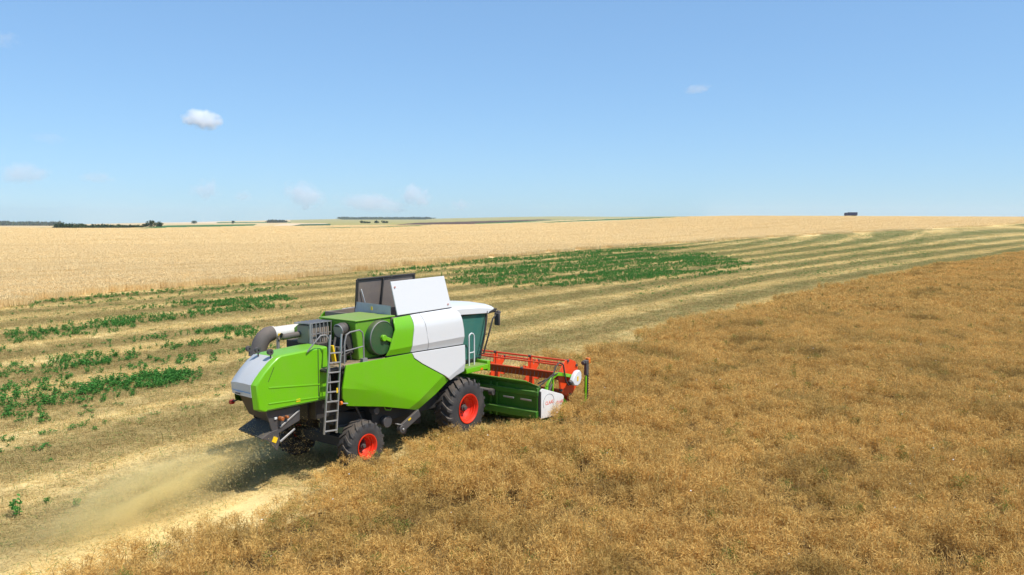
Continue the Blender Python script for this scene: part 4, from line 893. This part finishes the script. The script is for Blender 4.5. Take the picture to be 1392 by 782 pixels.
for o in list(C.objects):
    if any(md.type == 'SOLIDIFY' for md in o.modifiers): e_ = o.modifiers.new('split', 'EDGE_SPLIT'); e_.split_angle = rad(40)

# ------------------------------------------------------------------ dust and chaff behind the chopper
def volume_mat(name, col, build, aniso=.2):
    m = bpy.data.materials.new(name); m.use_nodes = True; n = m.node_tree.nodes; l = m.node_tree.links; n.clear()
    out = n.new('ShaderNodeOutputMaterial'); pv = n.new('ShaderNodeVolumePrincipled'); pv.inputs['Color'].default_value = (*col, 1); pv.inputs['Anisotropy'].default_value = aniso
    l.new(build(n, l), pv.inputs['Density']); l.new(pv.outputs[0], out.inputs['Volume']); return m
def ball(n, l):
    tc = n.new('ShaderNodeTexCoord'); ln = n.new('ShaderNodeVectorMath'); ln.operation = 'LENGTH'; l.new(tc.outputs['Object'], ln.inputs[0])
    return tc.outputs['Object'], math_(n, l, 'SUBTRACT', 1, ln.outputs['Value'])
def _dust(n, l):
    v, fall = ball(n, l); mp = n.new('ShaderNodeMapping'); mp.inputs['Scale'].default_value = (1.3, 1.5, 1.3); l.new(v, mp.inputs[0])
    q = noise(n, l, mp.outputs[0], 1.6, 5, .62)
    d = math_(n, l, 'MULTIPLY', ramp(n, l, q, .30, .70), ramp(n, l, fall, .0, .75)); return math_(n, l, 'MULTIPLY', d, 1.6)
M['dust'] = volume_mat('chaff_dust', (1.0, .88, .48), _dust)
def sphere_mesh(name, m, sub=3):
    bm = bmesh.new(); bmesh.ops.create_icosphere(bm, subdivisions=sub, radius=1); me = bpy.data.meshes.new(name); bm.to_mesh(me); bm.free(); return finish(me, name, m)
du = sphere_mesh('chaff_dust', M['dust']); du.location = W(-9.1, -.05, .62); du.rotation_euler = (0, rad(-8), rad(90) - HEAD + rad(2)); du.scale = (3.3, 1.55, .66)
tag(du, 'yellow dust cloud blowing out behind the straw chopper', 'dust', kind='stuff')
r = random.Random(4); v = []; f = []
for _ in range(15000):
    t = abs(r.gauss(0, .42)); c = W(-6.55 - t * 4.2 + r.gauss(0, .15), -.3 + r.gauss(0, .42 + t * .65), max(.03, 1.42 - 1.45 * t ** .8 + r.gauss(0, .10 + .1 * t))); d = rdir(r); quad(v, f, c, c + d * r.uniform(.010, .035), r.uniform(.003, .007), d.cross(rdir(r)).normalized())
for _ in range(1300):
    c = W(r.uniform(-5.6, -5.0), r.uniform(-.9, .4), r.uniform(.05, 1.7)); d = rdir(r); quad(v, f, c, c + d * r.uniform(.012, .035), r.uniform(.003, .007), d.cross(rdir(r)).normalized())
M['chaff'] = leafy('flying_chaff', ((.62, .46, .18), (.90, .72, .34)), .3)
tag(mesh_obj('flying_chaff', v, f, M['chaff']), 'fine straw chaff flying from the spreader board at the rear', 'chaff', kind='stuff')

# ------------------------------------------------------------------ far things: truck, trees, scrub, woods
def on_ridge(b, D=None, dz=0):
    D = D or lerp(b, CDIST); X = b * D / 1090; return Vector((X, D, zt(X, D) + dz))
tk = empty('lorry', on_ridge(458, 640, .35), rad(3))
tag(tk, 'tiny dark blue lorry with a box body crossing the skyline on the right', 'lorry')
M['navy'] = paint('dark_blue_paint', (.012, .022, .07), .45, dirt=.1)
b = MB(); b.span((-1.7, -1.2, .95), (5.3, 1.2, 3.3)); b.build('box_body', M['navy'], tk, .05)
b = MB(); b.prism([(-4.6, .8), (-4.6, 1.7), (-4.2, 2.9), (-2.8, 3.0), (-2.8, .8)], -1.15, 1.15); cb = b.build('cab', M['navy'], tk, .05)
b = MB(); b.prism([(-4.64, 1.75), (-4.26, 2.75), (-4.22, 2.75), (-4.55, 1.75)], -1.0, 1.0); b.build('windscreen', M['dark'], cb, 0)
for x in (-3.7, 2.2, 3.6):
    for s in (-1, 1): b = MB(); b.tube([(x, s * .85, .5), (x, s * 1.18, .5)], .5, 18); b.build('wheel', M['rubber'], tk, .02)
b = MB(); b.span((-4.4, -.5, .6), (5.2, .5, .94)); b.build('chassis', M['dark'], tk)
M['far_leaf'] = leafy('far_tree_leaves', ((.020, .045, .016), (.050, .085, .030)), .2, .02)
M['bark'] = paint('bark', (.10, .075, .05), .9, dirt=.2)
def crown_mesh(r, w, h, z0, n_=420, leaf=.9):
    v = []; f = []; lobes = [(Vector((r.uniform(-.3, .3) * w, r.uniform(-.3, .3) * w, z0 + h * r.uniform(.3, .75))), r.uniform(.28, .5)) for _ in range(7)]
    for _ in range(n_):
        c, s = r.choice(lobes); d = rdir(r); p_ = c + Vector((d.x * w * s, d.y * w * s, d.z * h * s * .9)) * r.uniform(.55, 1.05); t = rdir(r); quad(v, f, p_, p_ + t * leaf * r.uniform(.6, 1.3), leaf * r.uniform(.6, 1.1), t.cross(rdir(r)).normalized())
    return v, f
TREES = [(-489, 700, 7, 6.2, 'largest round dark tree at the left edge of the ridge'), (-477, 720, 6, 5.2, 'broad dark tree right of the largest ridge tree'), (-497, 720, 5, 3.6, 'low round tree just left of the largest ridge tree'),
         (-430, 2400, 15, 11, 'small bluish tree clump alone on the far pale field'), (-378, 2100, 6, 9, 'narrow single tree on the far green skyline')]
for i, (bb, D, w, h, lab) in enumerate(TREES):
    t = empty('tree', on_ridge(bb, D, 0)); tag(t, lab, 'tree', 'trees on the far ridge'); r = random.Random(100 + i)
    v, f = crown_mesh(r, w, h * .85, h * .15, 420, h * .13); o = mesh_obj('crown', v, f, M['far_leaf']); o.parent = t
    b = MB(); b.tube([(0, 0, -.2), (.1, 0, h * .25), (0, .1, h * .55)], [h * .035, h * .028, h * .012], 8); b.tube([(0, 0, h * .25), (w * .2, .1, h * .55)], [h * .02, h * .008], 6); b.tube([(0, 0, h * .22), (-w * .2, -.1, h * .5)], [h * .02, h * .008], 6); b.build('trunk', M['bark'], t, 0)
def mass(name, items, label, leaf):
    r = random.Random(len(items)); v = []; f = []
    for bb, D, w, h in items:
        p0 = on_ridge(bb, D, 0); a, q = crown_mesh(r, w, h, 0, 90, leaf); k = len(v); v += [x_ + p0 for x_ in a]; f += [tuple(i + k for i in g) for g in q]
    tag(mesh_obj(name, v, f, M['far_leaf']), label, 'trees', kind='stuff')
r = random.Random(9)
mass('scrub', [(-618 + 118 * k / 70 + r.uniform(-2, 2), 640 + r.uniform(0, 380), r.uniform(3, 8), r.uniform(1.2, 4.0) * (1.2 - k / 120)) for k in range(70)], 'dark scrub and bushes filling the hollow at far left', 1.1)
mass('far_woods', [(-760 + 150 * k / 60, 3000 + r.uniform(-200, 200), r.uniform(20, 40), r.uniform(9, 14)) for k in range(60)], 'bluish line of woods along the horizon at far left', 6)
mass('ridge_wood', [(-328 + 20 * k / 14, 2600, r.uniform(12, 22), r.uniform(6, 9)) for k in range(14)], 'small dark wood on the skyline left of the wooded hill', 4)
mass('hill_forest', [(-232 + 122 * k / 90, 4700 + r.uniform(-200, 200), r.uniform(40, 70), r.uniform(6, 11)) for k in range(90)], 'blue green forest along the distant hilltop above the harvester', 5)
mass('field_bushes', [(r.uniform(-205, -170), 1500, r.uniform(5, 9), r.uniform(3, 5)) for k in range(8)], 'few small bushes on the olive field beyond the wheat', 1.5)

# ------------------------------------------------------------------ clouds
def cloud_mat(k, seed):
    def f(n, l):
        v, fall = ball(n, l); mp = n.new('ShaderNodeMapping'); mp.inputs['Location'].default_value = (seed * 3.7, seed, 0); mp.inputs['Scale'].default_value = (1.2, 1.2, .7); l.new(v, mp.inputs[0])
        q = noise(n, l, mp.outputs[0], 1.9, 7, .62); s = math_(n, l, 'ADD', math_(n, l, 'MULTIPLY', fall, 1.0), math_(n, l, 'MULTIPLY', math_(n, l, 'SUBTRACT', q, .5), 2.6))
        return math_(n, l, 'MULTIPLY', ramp(n, l, s, .18, .62), k)
    return volume_mat('cloud', (1, 1, 1), f, -.1)
CL = [(-415, 227, 50, 22, .014, 'brightest small white cloud alone in the clear upper left sky'),
      (-660, 155, 66, 24, .0022, 'faint hazy cloud low at the left edge of the sky'), (-560, 150, 44, 14, .0018, 'thin faint wisp right of the leftmost low cloud'),
      (-414, 133, 42, 24, .0030, 'faint puffy cloud straight below the brightest cloud'), (-363, 125, 28, 14, .0024, 'smallest faint cloud beside the puff below the brightest cloud'),
      (-280, 126, 54, 32, .0040, 'slanting faint white cloud above the left part of the harvester'), (-190, 116, 90, 22, .0026, 'long low hazy cloud above the open tank lid'),
      (-130, 124, 46, 28, .0042, 'upright faint cloud right of the long low cloud'), (-69, 113, 30, 14, .0028, 'tiny pale cloud low above the orange reel side'),
      (248, 267, 38, 11, .0028, 'thin white wisp alone high in the right half of the sky'), (-622, 202, 48, 14, .0007, 'barely visible wisp above the low clouds at far left'), (-680, 331, 46, 20, .0010, 'very faint wisp at the top left edge of the sky')]
for i, (bb, el, w, h, k, lab) in enumerate(CL):
    D = 9000.0; o = sphere_mesh('cloud', cloud_mat(k, i + 1), 2); o.location = (bb * D / 1090, D, CAM_H + (el - 94) * D / 1090); s = D / 1090
    o.scale = (w * s * .62, w * s * .5, h * s * .72); o.rotation_euler = (0, rad((8, 0, 0, -8, 0, 24, 6, 18, 0, -8, 3, 0)[i]), 0); tag(o, lab, 'cloud', 'small clouds in the blue sky')

# ------------------------------------------------------------------ haze
b = MB(); b.span((-4200, -60, -60), (4200, 5600, 75)); hz = b.build('haze', None, None, 0, smooth=False)
m = bpy.data.materials.new('air'); m.use_nodes = True; n = m.node_tree.nodes; l = m.node_tree.links; n.clear(); out = n.new('ShaderNodeOutputMaterial'); pv = n.new('ShaderNodeVolumePrincipled')
pv.inputs['Color'].default_value = (.80, .90, 1, 1); pv.inputs['Density'].default_value = .00007; pv.inputs['Anisotropy'].default_value = .2; l.new(pv.outputs[0], out.inputs['Volume']); hz.data.materials.append(m)
tag(hz, 'thin blue summer haze lying over the far fields', 'haze', kind='stuff')
